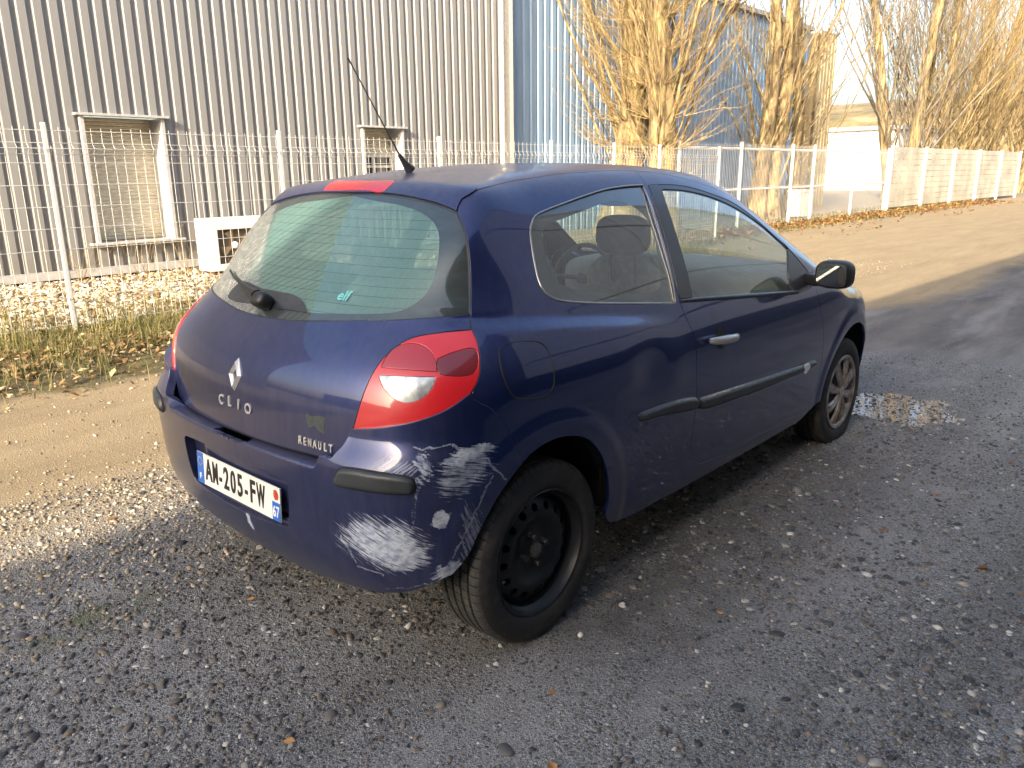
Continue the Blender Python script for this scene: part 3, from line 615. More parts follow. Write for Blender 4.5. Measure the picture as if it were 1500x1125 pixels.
def resample(P, res, closed=False):
    """Catmull-Rom through the points, resampled"""
    P=np.asarray(P,float); out=[]
    n=len(P)
    if n<2: return P
    for i in range(n-1):
        p0=P[max(i-1,0)]; p1=P[i]; p2=P[i+1]; p3=P[min(i+2,n-1)]
        d=np.linalg.norm(p2-p1); k=max(1,int(round(d/res)))
        for j in range(k):
            t=j/k
            l01=max(np.linalg.norm(p1-p0),1e-6)**.5; l12=max(d,1e-6)**.5; l23=max(np.linalg.norm(p3-p2),1e-6)**.5
            m1=(p2-p1)-((p2-p0)/(l01+l12)-(p1-p0)/l01)*l12 if i>0 else (p2-p1)
            m2=(p2-p1)-((p3-p1)/(l12+l23)-(p3-p2)/l23)*l12 if i<n-2 else (p2-p1)
            # centripetal tangents (corrected signs)
            m1=(p2-p1)+l12*((p1-p0)/l01-(p2-p0)/(l01+l12)) if i>0 else (p2-p1)
            m2=(p2-p1)+l12*((p3-p2)/l23-(p3-p1)/(l12+l23)) if i<n-2 else (p2-p1)
            h=(2*t**3-3*t*t+1)*p1+(t**3-2*t*t+t)*m1+(-2*t**3+3*t*t)*p2+(t**3-t*t)*m2
            out.append(h)
    out.append(P[-1]); return np.array(out)
def loop(res, *segs):
    out=[]
    for s in segs:
        q=resample(s,res) if len(s)>1 else np.asarray(s,float)
        for p in q:
            if not out or np.linalg.norm(out[-1]-p)>res*.3: out.append(p)
    if np.linalg.norm(out[0]-out[-1])<res*.3: out.pop()
    return np.array(out)
def mir(P): return np.asarray(P,float)*np.array([1,-1,1])
def rev(P): return np.asarray(P,float)[::-1]
def inpoly(Q, poly):
    x,y=Q[:,0],Q[:,1]; r=np.zeros(len(Q),bool); n=len(poly); j=n-1
    for i in range(n):
        xi,yi=poly[i]; xj,yj=poly[j]
        c=((yi>y)!=(yj>y))&(x<(xj-xi)*(y-yi)/(yj-yi+1e-15)+xi); r^=c; j=i
    return r
def pdist(Q, polys):
    d=np.full(len(Q),1e9)
    for poly in polys:
        A=poly; B=np.roll(poly,-1,0)
        for a,b in zip(A,B):
            ab=b-a; t=np.clip(((Q-a)@ab)/(ab@ab+1e-12),0,1); d=np.minimum(d,np.hypot(*(Q-a-t[:,None]*ab).T))
    return d
def inset(poly, g):
    if g==0: return poly
    a=np.roll(poly,1,0); b=np.roll(poly,-1,0); t=b-a; t/=np.linalg.norm(t,axis=1)[:,None]+1e-12
    area=.5*np.sum(poly[:,0]*np.roll(poly,-1,0)[:,1]-np.roll(poly,-1,0)[:,0]*poly[:,1])
    n=np.stack([-t[:,1],t[:,0]],1)*np.sign(area); return poly+n*g
def lift(UV, fr, mode, off):
    d,a,b=fr; O=UV[:,:1]*a+UV[:,1:]*b; n=len(O); t=np.full(n,3.6); act=np.ones(n,bool); lo=t.copy(); hi=t.copy()
    for it in range(260):
        idx=np.where(act)[0]
        if not len(idx): break
        v=F(O[idx]+d*t[idx,None],mode)-off
        inside=v<0; hi[idx[inside]]=t[idx[inside]]; act[idx[inside]]=False
        k=idx[~inside]; lo[k]=t[k]; t[k]-=np.clip(.6*v[~inside],.004,.12)
        act[t<-4]=False
    for _ in range(14):
        m=(lo+hi)/2; v=F(O+d*m[:,None],mode)-off; s=v<0; hi=np.where(s,m,hi); lo=np.where(s,lo,m)
    return O+d*((lo+hi)/2)[:,None]
def frame(d):
    d=np.array(d,float)+np.array([1e-4,0,0]); d/=np.linalg.norm(d); a=np.cross((0,0,1.),d)
    a/=np.linalg.norm(a); return d,a,np.cross(d,a)
def panel(name, outline, d, mat, parent, mode='body', off=0., res=.022, gap=.0018, flange=.014, holes=(), hole_flange=None, puff=None, mirror=False, skip0=False, label=None):
    """a curved sheet: the part of the body surface inside the outline, with folded-back edges"""
    fr=frame(d); dd,a,b=fr
    P2=lambda P: np.stack([P@a,P@b],1)
    po=inset(P2(np.asarray(outline)),gap if not skip0 else 0); 
    if skip0:   # keep the y=0 edge where it is
        q=inset(P2(np.asarray(outline)),gap); keep=np.abs(np.asarray(outline)[:,1])<1e-3; po=np.where(keep[:,None],po,q)
    hs=[inset(P2(np.asarray(h)),-gap) for h in holes]
    mn=po.min(0); mx=po.max(0); gx=np.arange(mn[0],mx[0],res); gy=np.arange(mn[1],mx[1],res*.87)
    G=np.array([(x+(res/2 if j%2 else 0),y) for j,y in enumerate(gy) for x in gx])
    if len(G):
        G=G[inpoly(G,po)]
        for h in hs: G=G[~inpoly(G,h)]
        G=G[pdist(G,[po]+hs)>res*.45]
    V2=[po]+hs; E=[]; s=0
    for c in V2: n=len(c); E+=[(s+i,s+(i+1)%n) for i in range(n)]; s+=n
    nb=s; allv=np.concatenate(V2+([G] if len(G) else []))
    r=geometry.delaunay_2d_cdt([Vector(v) for v in allv],E,[],0,1e-7)
    UV=np.array([tuple(v) for v in r[0]]); TR=np.array([f for f in r[2] if len(f)==3])
    cen=UV[TR].mean(1); ok=inpoly(cen,po)
    for h in hs: ok&=~inpoly(cen,h)
    TR=TR[ok]
    P=lift(UV,fr,mode,off)
    N=grad(P,mode)
    if puff:
        h,w=puff; dist=pdist(UV,V2); tt=np.clip(dist/w,0,1); P=P+N*(h*np.sqrt(np.clip(1-(1-tt)**2,0,1)))[:,None]
    # orient
    tn=np.cross(P[TR[:,1]]-P[TR[:,0]],P[TR[:,2]]-P[TR[:,0]]); flip=(tn*N[TR[:,0]]).sum(1)<0; TR[flip]=TR[flip][:,::-1]
    # boundary edges
    cnt={}
    for t in TR:
        for i in range(3):
            e=(int(t[i]),int(t[(i+1)%3])); cnt[e]=1
    bd=[e for e in cnt if (e[1],e[0]) not in cnt]
    Vs=[P]; Ns=[N]; Fs=[TR]
    if flange:
        bi=sorted({i for e in bd for i in e}); 
        # outward direction in surface
        outd={i:np.zeros(3) for i in bi}
        for e in bd:
            t=P[e[1]]-P[e[0]]; o=np.cross(t,N[e[0]]); o/=np.linalg.norm(o)+1e-9
            outd[e[0]]+=o; outd[e[1]]+=o
        O=np.array([outd[i]/(np.linalg.norm(outd[i])+1e-9) for i in bi]); Pb=P[bi]; Nb=N[bi]
        base=len(P); k=len(bi); mp={v:j for j,v in enumerate(bi)}
        r1=Pb+O*.0012-Nb*.0010; r2=Pb+O*.0016-Nb*.003; r3=Pb+O*.0010-Nb*flange
        Vs+= [Pb,r1,r2,r3]; n1=Nb*.6+O*.8; n1/=np.linalg.norm(n1,axis=1)[:,None]
        Ns+= [Nb,n1,O,O]; Q=[]
        for e in bd:
            if skip0 and abs(P[e[0]][1])<2e-3 and abs(P[e[1]][1])<2e-3: continue
            i,j=mp[e[0]],mp[e[1]]
            for l in range(3):
                A=base+l*k; B=base+(l+1)*k; Q+=[(A+j,A+i,B+i),(A+j,B+i,B+j)]
        if Q: Fs.append(np.array(Q))
    V=np.concatenate(Vs); N=np.concatenate(Ns); FF=np.concatenate(Fs)
    if mirror=='both':
        n=len(V); V=np.concatenate([V,V*[1,-1,1]]); N=np.concatenate([N,N*[1,-1,1]]); FF=np.concatenate([FF,(FF+n)[:,::-1]])
    elif mirror: V=V*[1,-1,1]; N=N*[1,-1,1]; FF=FF[:,::-1]
    me=np_mesh(name,V,FF); me.shade_smooth()
    if not puff: me.normals_split_custom_set_from_vertices([tuple(n) for n in N])
    o=link(name,me,mat,parent)
    if label: o['label']=label
    return o
def onpt(x=None,y=None,z=None,mode='body',frm='side'):
    """complete a point on the surface"""
    if frm=='side': d=frame((0,-1,0.001))
    if frm=='rear': d=frame((-1,0,0.001))
    if frm=='top': d=frame((0.001,0,1))
    if frm=='front': d=frame((1,0,0.001))
    p=np.array([x or 0.,y or 0.,z or 0.],float); q=lift(np.array([[p@d[1],p@d[2]]]),d,mode,0.); return q[0]
T = {
 'seam_quarter_tailgate': [(-0.021,-0.505,1.386), (-0.042,-0.511,1.367), (-0.056,-0.518,1.352), (-0.07,-0.55,1.325), (-0.082,-0.579,1.296), (-0.095,-0.602,1.26), (-0.115,-0.629,1.195), (-0.139,-0.652,1.13), (-0.166,-0.677,1.074), (-0.175,-0.684,1.057), (-0.194,-0.708,1.036)],
 'lamp_out': [(-0.194,-0.708,1.036), (-0.2,-0.732,1.012), (-0.214,-0.757,0.977), (-0.238,-0.78,0.931), (-0.257,-0.785,0.904), (-0.282,-0.784,0.878)],
 'lamp_bot': [(-0.282,-0.784,0.878), (-0.325,-0.772,0.854), (-0.365,-0.751,0.832), (-0.414,-0.709,0.811), (-0.452,-0.654,0.795), (-0.472,-0.611,0.785), (-0.498,-0.535,0.774)],
 'lamp_in': [(-0.498,-0.535,0.774), (-0.482,-0.553,0.848), (-0.459,-0.564,0.908), (-0.427,-0.569,0.952), (-0.378,-0.58,0.994), (-0.328,-0.605,1.02), (-0.267,-0.656,1.032), (-0.194,-0.708,1.036)],
 'seam_bumper': [(-0.28,-0.786,0.875), (-0.264,-0.798,0.854), (-0.235,-0.811,0.835), (-0.2,-0.822,0.794), (-0.169,-0.827,0.748), (-0.161,-0.836,0.702), (-0.129,-0.837,0.641)],
 'ditch': [(0.042,-0.512,1.413), (0.125,-0.503,1.425), (0.211,-0.488,1.435), (0.339,-0.491,1.447), (0.471,-0.49,1.458), (0.588,-0.497,1.462), (0.732,-0.498,1.467), (0.909,-0.51,1.465)],
 'spoiler_side': [(0.042,-0.512,1.413), (0.002,-0.515,1.397), (-0.02,-0.506,1.386)],
 'roof_seam': [(0.02,-0.122,1.443), (0.027,-0.234,1.44), (0.022,-0.387,1.428), (0.035,-0.51,1.412), (0.042,-0.512,1.413)],
 'glass_top': [(-0.058,-0.002,1.403), (-0.054,-0.155,1.403), (-0.052,-0.261,1.397), (-0.053,-0.396,1.381), (-0.054,-0.465,1.367), (-0.056,-0.518,1.352)],
 'glass_bot': [(-0.166,-0.677,1.074), (-0.231,-0.636,1.069), (-0.323,-0.537,1.062), (-0.403,-0.305,1.044), (-0.428,-0.153,1.031), (-0.435,-0.015,1.027)],
 'tg_corner': [(-0.498,-0.535,0.774), (-0.509,-0.512,0.726), (-0.518,-0.484,0.691)],
 'tg_bot': [(-0.519,-0.484,0.689), (-0.528,-0.439,0.681), (-0.546,-0.333,0.679), (-0.556,-0.236,0.677), (-0.564,-0.114,0.675), (-0.566,-0.032,0.675)],
 'door_rear': [(0.909,-0.51,1.465), (0.887,-0.554,1.44), (0.878,-0.582,1.415), (0.855,-0.629,1.351), (0.836,-0.681,1.259), (0.812,-0.735,1.153), (0.786,-0.785,1.049), (0.785,-0.802,1.006)],
 'door_shut': [(0.785,-0.802,1.006), (0.79,-0.807,0.99), (0.795,-0.819,0.956), (0.813,-0.832,0.917), (0.835,-0.843,0.87), (0.84,-0.85,0.832), (0.841,-0.856,0.734), (0.859,-0.853,0.623), (0.864,-0.848,0.56), (0.865,-0.84,0.489), (0.867,-0.834,0.432), (0.883,-0.83,0.391), (0.925,-0.826,0.35), (0.981,-0.823,0.318)],
 'door_bot': [(0.981,-0.823,0.318), (1.144,-0.822,0.305), (1.381,-0.821,0.301), (1.646,-0.819,0.297), (1.921,-0.818,0.293)],
 'door_front': [(1.921,-0.818,0.293), (2.042,-0.818,0.304), (2.112,-0.821,0.342), (2.151,-0.826,0.402), (2.154,-0.835,0.483), (2.134,-0.846,0.585), (2.099,-0.852,0.695), (2.079,-0.852,0.749), (2.041,-0.849,0.813), (2.018,-0.836,0.888), (2.015,-0.833,0.901)],
 'door_top': [(0.909,-0.51,1.465), (1.027,-0.529,1.456), (1.15,-0.549,1.441), (1.276,-0.573,1.418), (1.403,-0.594,1.388), (1.516,-0.616,1.35), (1.626,-0.643,1.296), (1.727,-0.678,1.23), (1.803,-0.714,1.165), (1.877,-0.754,1.093), (1.953,-0.787,1.021), (2.001,-0.804,0.979)],
 'win_frame_top': [(0.956,-0.585,1.414), (1.066,-0.588,1.411), (1.181,-0.596,1.4), (1.322,-0.614,1.372), (1.481,-0.635,1.331), (1.593,-0.66,1.28), (1.701,-0.691,1.216), (1.79,-0.721,1.157), (1.876,-0.747,1.105)],
 'win_frame_front': [(1.876,-0.747,1.105), (1.859,-0.774,1.054), (1.805,-0.827,0.922)],
 'belt_low': [(0.783,-0.805,0.997), (1.215,-0.819,0.961), (1.8,-0.831,0.912)],
 'belt_up': [(0.789,-0.801,1.008), (0.881,-0.803,1.004), (1.281,-0.815,0.971), (1.808,-0.826,0.926)],
 'pillar_front': [(0.956,-0.585,1.414), (0.932,-0.636,1.344), (0.919,-0.696,1.234), (0.898,-0.756,1.117), (0.876,-0.803,1.005)],
 'dglass': [(0.969,-0.599,1.399), (1.114,-0.604,1.392), (1.26,-0.616,1.372), (1.406,-0.634,1.338), (1.554,-0.659,1.287), (1.699,-0.692,1.215), (1.788,-0.722,1.156), (1.857,-0.744,1.111)],
 'dglass2': [(1.857,-0.744,1.111), (1.763,-0.801,0.996), (1.774,-0.825,0.929)],
 'dglass3': [(1.774,-0.825,0.929), (1.281,-0.815,0.971), (0.881,-0.803,1.004)],
 'dglass4': [(0.881,-0.803,1.004), (0.89,-0.767,1.093), (0.914,-0.719,1.19), (0.934,-0.667,1.288), (0.95,-0.624,1.363), (0.969,-0.599,1.399)],
 'qwin': [(0.872,-0.583,1.415), (0.76,-0.581,1.412), (0.622,-0.581,1.403), (0.484,-0.589,1.384), (0.363,-0.595,1.363), (0.265,-0.6,1.345), (0.205,-0.605,1.33), (0.175,-0.615,1.311), (0.153,-0.628,1.283), (0.138,-0.646,1.247), (0.117,-0.678,1.187), (0.105,-0.704,1.14), (0.109,-0.724,1.108), (0.137,-0.74,1.085), (0.202,-0.753,1.069), (0.339,-0.77,1.049), (0.553,-0.79,1.023), (0.766,-0.804,0.997)],
 'fuel': [(-0.156,-0.777,0.98), (-0.132,-0.776,0.99), (-0.01,-0.802,0.981), (0.011,-0.813,0.96), (0.02,-0.826,0.924), (0.017,-0.835,0.89), (0.01,-0.84,0.855), (-0.015,-0.84,0.831), (-0.053,-0.838,0.828), (-0.102,-0.833,0.834), (-0.145,-0.828,0.846), (-0.167,-0.823,0.871), (-0.177,-0.813,0.907), (-0.173,-0.796,0.947)],
 'mould1': [(0.452,-0.853,0.655), (0.469,-0.853,0.66), (0.857,-0.853,0.624), (0.864,-0.851,0.593), (0.594,-0.852,0.619), (0.466,-0.851,0.633)],
 'mould2': [(0.866,-0.853,0.622), (1.196,-0.852,0.603), (1.529,-0.849,0.583), (1.855,-0.847,0.565), (2.044,-0.844,0.554), (2.061,-0.843,0.539), (2.04,-0.842,0.528), (1.874,-0.842,0.526), (1.549,-0.844,0.533), (1.214,-0.847,0.547), (0.875,-0.85,0.584)],
 'mould_chip': [(1.876,-0.846,0.564), (1.929,-0.846,0.561), (1.953,-0.844,0.541), (1.919,-0.841,0.517), (1.895,-0.841,0.516)],
 'strip': [(-0.563,-0.523,0.639), (-0.56,-0.531,0.665), (-0.556,-0.546,0.682), (-0.551,-0.566,0.688), (-0.525,-0.652,0.691), (-0.474,-0.738,0.681), (-0.465,-0.747,0.672), (-0.464,-0.748,0.648), (-0.47,-0.742,0.635), (-0.496,-0.712,0.634), (-0.541,-0.616,0.633), (-0.561,-0.535,0.632)],
 'recess': [(-0.586,0.265,0.441), (-0.588,0.297,0.488), (-0.589,0.315,0.536), (-0.589,0.319,0.564), (-0.591,0.304,0.579), (-0.6,0.172,0.588)],
 'recess_r': [(-0.583,-0.294,0.436), (-0.587,-0.313,0.499), (-0.589,-0.322,0.558), (-0.59,-0.32,0.589), (-0.591,-0.303,0.597)],
 'recess_b': [(-0.583,-0.294,0.436), (-0.588,-0.2,0.427), (-0.591,-0.074,0.418), (-0.59,0.066,0.415), (-0.587,0.219,0.427), (-0.586,0.265,0.441)],
 'bump_arch': [(-0.136,-0.84,0.643), (-0.185,-0.833,0.603), (-0.224,-0.824,0.561), (-0.256,-0.816,0.517), (-0.286,-0.807,0.467), (-0.31,-0.798,0.42), (-0.339,-0.789,0.387), (-0.367,-0.778,0.362)],
 'arch': [(-0.132,-0.837,0.641), (-0.099,-0.84,0.662), (-0.05,-0.845,0.679), (0.011,-0.849,0.686), (0.077,-0.852,0.678), (0.147,-0.854,0.657), (0.198,-0.854,0.621), (0.249,-0.851,0.566), (0.286,-0.846,0.504), (0.312,-0.838,0.434), (0.322,-0.833,0.377), (0.311,-0.827,0.327), (0.271,-0.822,0.304)],
 'clear': [(-0.067,-0.005,1.395), (-0.079,-0.148,1.38), (-0.083,-0.295,1.366), (-0.09,-0.391,1.346), (-0.107,-0.463,1.317), (-0.13,-0.505,1.285), (-0.173,-0.543,1.229), (-0.216,-0.56,1.165), (-0.255,-0.555,1.121), (-0.291,-0.533,1.096), (-0.322,-0.495,1.083), (-0.394,-0.22,1.063), (-0.385,-0.177,1.075), (-0.374,-0.117,1.09), (-0.37,-0.031,1.097), (-0.373,0.035,1.094)],
}

for k in T: T[k]=np.array(T[k],float)

# ================================================================== MATERIALS (car)
def paint(name, scuffs=False, dust=1.0):
    m=NM(name); p=m.obj(); x,y,z=m.sep(p)[:3]
    base=(.005,.018,.102)
    nz=m.sep(m.n('NewGeometry').outputs['Normal'])[2]
    up_=m.smooth(nz,.05,.95)
    n1=m.noise(p,9,6,.65); n2=m.noise(m.map(p,(40,40,8)),1.,5,.6); n3=m.noise(p,160,3,.6)
    low=m.math('SUBTRACT',1.,m.smooth(z,.25,.75))
    tg=m.math('MULTIPLY',m.math('SUBTRACT',1.,m.smooth(x,-.48,-.2)),m.math('SUBTRACT',1.,m.smooth(z,.8,1.0)))   # rear face gets road film
    film=m.math('MULTIPLY_ADD',up_,.15,m.math('MULTIPLY_ADD',low,.03,m.math('MULTIPLY',tg,.13)))
    film=m.math('ADD',film,m.math('MULTIPLY',m.smooth(z,1.37,1.45),.20))
    film=m.math('MULTIPLY',film,m.ramp(m.math('MULTIPLY_ADD',n2,.6,m.math('MULTIPLY',n1,.5)),(.28,.25),(.75,1.5)))
    film=m.math('ADD',film,m.math('MULTIPLY',m.ramp(n3,(.62,0.),(.8,.10)),m.math('ADD',up_,tg)))
    film=m.math('MULTIPLY',film,dust,clamp=True)
    col=m.mix(film,base,(.20,.18,.165)); rough=m.math('MULTIPLY_ADD',film,.4,.30)
    coat=m.math('SUBTRACT',1.,m.math('MULTIPLY',film,1.5,clamp=True)); metal=m.math('MULTIPLY_ADD',film,-1.,.72,clamp=True)
    crough=m.math('MULTIPLY_ADD',m.math('MAXIMUM',m.math('SUBTRACT',film,.06),0.),.6,.006)
    orange=m.bump(m.noise(p,260,2),.02,.0006)
    nrm=orange
    if scuffs:
        h=m.math('MULTIPLY',m.math('SUBTRACT',x,y),.7071)
        hz=m.n('CombineXYZ',i0=h,i1=z,i2=0.).outputs[0]
        tot=None
        #        centre h,z   radii      streak angle  stretch  density strength
        blobs=[((.105,.475),(.150,.100),-32,(9,150),.47,1.0),
               ((.150,.445),(.100,.055),-20,(12,120),.42,.9),
               ((.335,.668),(.105,.075),-18,(8,110),.50,.8),
               ((.350,.715),(.085,.022),-16,(5,140),.42,1.0),
               ((.275,.549),(.026,.028),10,(30,60),.25,1.0),
               ((.345,.480),(.050,.12),-70,(10,80),.53,.5),
               ((.300,.375),(.075,.035),30,(14,90),.42,.9),
               ((.150,.700),(.080,.040),35,(12,130),.52,.55),
               ((.225,.700),(.030,.055),-30,(30,70),.50,.8)]
        for (c,r,ang,st,th,sg) in blobs:
            q=m.vmath('SUBTRACT',hz,(c[0],c[1],0))
            wob=m.n('VectorMath',dict(operation='SCALE'),i0=m.vmath('SUBTRACT',m.noise(hz,14,4,.7,col=True),(.5,.5,.5)),Scale=.09).outputs[0]
            e=m.vmath('MULTIPLY',m.vmath('ADD',q,wob),(1/r[0],1/r[1],0)); d=m.n('VectorMath',dict(operation='LENGTH'),i0=e).outputs[1]
            fall=m.math('SUBTRACT',1.,m.smooth(d,.35,1.15))
            s=m.noise(m.map(q,(st[0]*1.5,st[1]*1.7,1),(0,0,0)) if ang==0 else m.map(m.n('VectorRotate',dict(rotation_type='Z_AXIS'),i0=q,Angle=R_(-ang)).outputs[0],(st[0]*1.5,st[1]*1.7,1)),1.,5,.62,.15)
            k=m.math('MULTIPLY',m.smooth(m.math('MULTIPLY_ADD',fall,.24,m.math('MULTIPLY',s,1.0)),th+.13,th+.25),m.math('MULTIPLY',m.smooth(fall,.0,.25),sg))
            tot=k if tot is None else m.math('MAXIMUM',tot,k)
        # thin scratched lines: along the wheel-arch edge, down from the rub strip, over the corner
        def line(a,b,w,freq,th):
            d=Vector((b[0]-a[0],b[1]-a[1])); L=d.length; d/=L
            q=m.vmath('SUBTRACT',hz,(a[0],a[1],0)); sx=m.n('VectorMath',dict(operation='DOT_PRODUCT'),i0=q,i1=(d.x,d.y,0)).outputs[1]; sy=m.n('VectorMath',dict(operation='DOT_PRODUCT'),i0=q,i1=(-d.y,d.x,0)).outputs[1]
            sy=m.math('ADD',sy,m.math('MULTIPLY',m.math('SUBTRACT',m.noise(hz,25,3),.5),.03))
            inn=m.math('MULTIPLY',m.math('GREATER_THAN',sx,0.),m.math('LESS_THAN',sx,L))
            return m.math('MULTIPLY',m.math('MULTIPLY',inn,m.math('SUBTRACT',1.,m.smooth(m.math('ABSOLUTE',sy),w*.4,w))),m.smooth(m.noise(hz,freq,3,.7),th,th+.08))
        for a in [((.415,.640),(.345,.510),.004,70,.38),((.345,.510),(.265,.372),.004,70,.40),((.200,.757),(.30,.752),.003,90,.3),((.30,.752),(.40,.690),.0035,90,.3),((.40,.690),(.452,.612),.004,90,.3),
                  ((.210,.665),(.198,.57),.005,110,.5),((.198,.58),(.186,.52),.006,110,.5),((.020,.385),(.100,.372),.004,60,.35),((.02,.395),(-.022,.478),.003,60,.35),((.25,.350),(.10,.320),.003,90,.45)]:
            tot=m.math('MAXIMUM',tot,m.math('MULTIPLY',line(*a),.55))
        # chip under the number plate
        q=m.vmath('SUBTRACT',p,(-.585,-.065,.385)); wob=m.n('VectorMath',dict(operation='SCALE'),i0=m.vmath('SUBTRACT',m.noise(p,30,4,.7,col=True),(.5,.5,.5)),Scale=.05).outputs[0]
        d=m.n('VectorMath',dict(operation='LENGTH'),i0=m.vmath('MULTIPLY',m.vmath('ADD',q,wob),(0,70,24))).outputs[1]
        tot=m.math('MAXIMUM',tot,m.math('MULTIPLY',m.math('SUBTRACT',1.,m.smooth(d,.7,1.)),.9))
        sc=m.ramp(m.noise(hz,45,4),(.35,(.20,.24,.34)),(.6,(.44,.49,.58)),(.8,(.16,.17,.16)))
        col=m.mix(tot,col,sc); rough=m.math('MULTIPLY_ADD',tot,.4,rough,clamp=True); metal=m.math('MULTIPLY',metal,m.math('SUBTRACT',1.,tot)); coat=m.math('MULTIPLY',coat,m.math('SUBTRACT',1.,tot))
        nrm=m.bump(tot,.35,.002,orange)
    sh=m.bsdf(Base_Color=col,Metallic=metal,Roughness=rough,Coat_Weight=coat,Coat_Roughness=crough,Coat_IOR=1.6,Specular_IOR_Level=.2,Normal=nrm)
    return m.done(sh)
M_paint=paint('blue_paint'); M_bump=paint('blue_bumper_paint',True); 
M_black=simple('black_trim',(.012,.013,.014),.45,bump=.05,bscale=400)
M_rub=simple('rub_strip_plastic',(.024,.029,.034),.42,var=.3,bump=.15,bscale=300)
M_satin=simple('satin_black',(.02,.022,.028),.38,Coat_Weight=.3)
M_dark=simple('underbody',(.008,.008,.008),.9)
M_seal=simple('rubber_seal',(.006,.006,.007),.6)
M_chrome=simple('dull_chrome',(.62,.62,.60),.30,.55,var=.08)
M_silver=simple('silver_plastic',(.42,.42,.41),.3,.75,var=.1)
M_steel=simple('black_steel_wheel',(.010,.012,.016),.45,.3,var=.5,scale=20,bump=.1,bscale=120)
M_trim=simple('interior_trim',(.20,.21,.20),.85); M_seat=simple('seat_fabric',(.34,.35,.32),.95,var=.2,scale=40)
def wheelcover():
    m=NM('wheel_cover_silver'); p=m.obj(); n=m.noise(p,14,6,.65)
    c=m.mix(m.ramp(n,(.35,0.),(.65,1.)),(.42,.40,.38),(.17,.13,.10))
    return m.done(m.bsdf(Base_Color=c,Metallic=.55,Roughness=m.ramp(n,(.3,.32),(.7,.75)),Normal=m.bump(n,.1,.002)))
M_cover=wheelcover()
def tyre_mat():
    m=NM('tyre_rubber'); p=m.obj(); x,y,z=m.sep(p)[:3]; ang=m.math('ARCTAN2',z,x); r=m.math('SQRT',m.math('ADD',m.math('MULTIPLY',x,x),m.math('MULTIPLY',z,z)))
    ay=m.math('ABSOLUTE',y)
    # tread sipes: fine lateral cuts, slightly slanted
    ph=m.math('ADD',m.math('MULTIPLY',ang,64/(2*math.pi)),m.math('MULTIPLY',y,6.))
    fr=m.math('ABSOLUTE',m.math('SUBTRACT',m.math('FRACT',ph),.5)); sipe=m.smooth(fr,.0,.10)
    tread=m.math('MULTIPLY',m.smooth(r,.283,.288),m.math('SUBTRACT',1.,m.math('MULTIPLY',m.math('LESS_THAN',ay,.02),.0)))
    h=m.math('SUBTRACT',1.,m.math('MULTIPLY',tread,m.math('SUBTRACT',1.,sipe)))
    n=m.noise(p,18,6,.65); mud=m.math('MULTIPLY',m.smooth(n,.45,.7),.6)
    c=m.mix(mud,(.014,.014,.015),(.048,.045,.040)); c=m.mix(tread,c,m.mix(mud,(.035,.034,.033),(.10,.095,.085))); c=m.mix(m.math('MULTIPLY',h,1.,clamp=True),(.004,.004,.004),c)
    rings=m.math('MULTIPLY',m.math('SINE',m.math('MULTIPLY',r,900.)),m.math('MULTIPLY',m.smooth(r,.235,.24),m.math('SUBTRACT',1.,m.smooth(r,.255,.26))))
    return m.done(m.bsdf(Base_Color=c,Roughness=.72,Normal=m.bump(m.math('ADD',m.math('MULTIPLY',h,1.),m.math('MULTIPLY',rings,.08)),.9,.004,m.bump(n,.2,.002))))
M_tyre=tyre_mat()
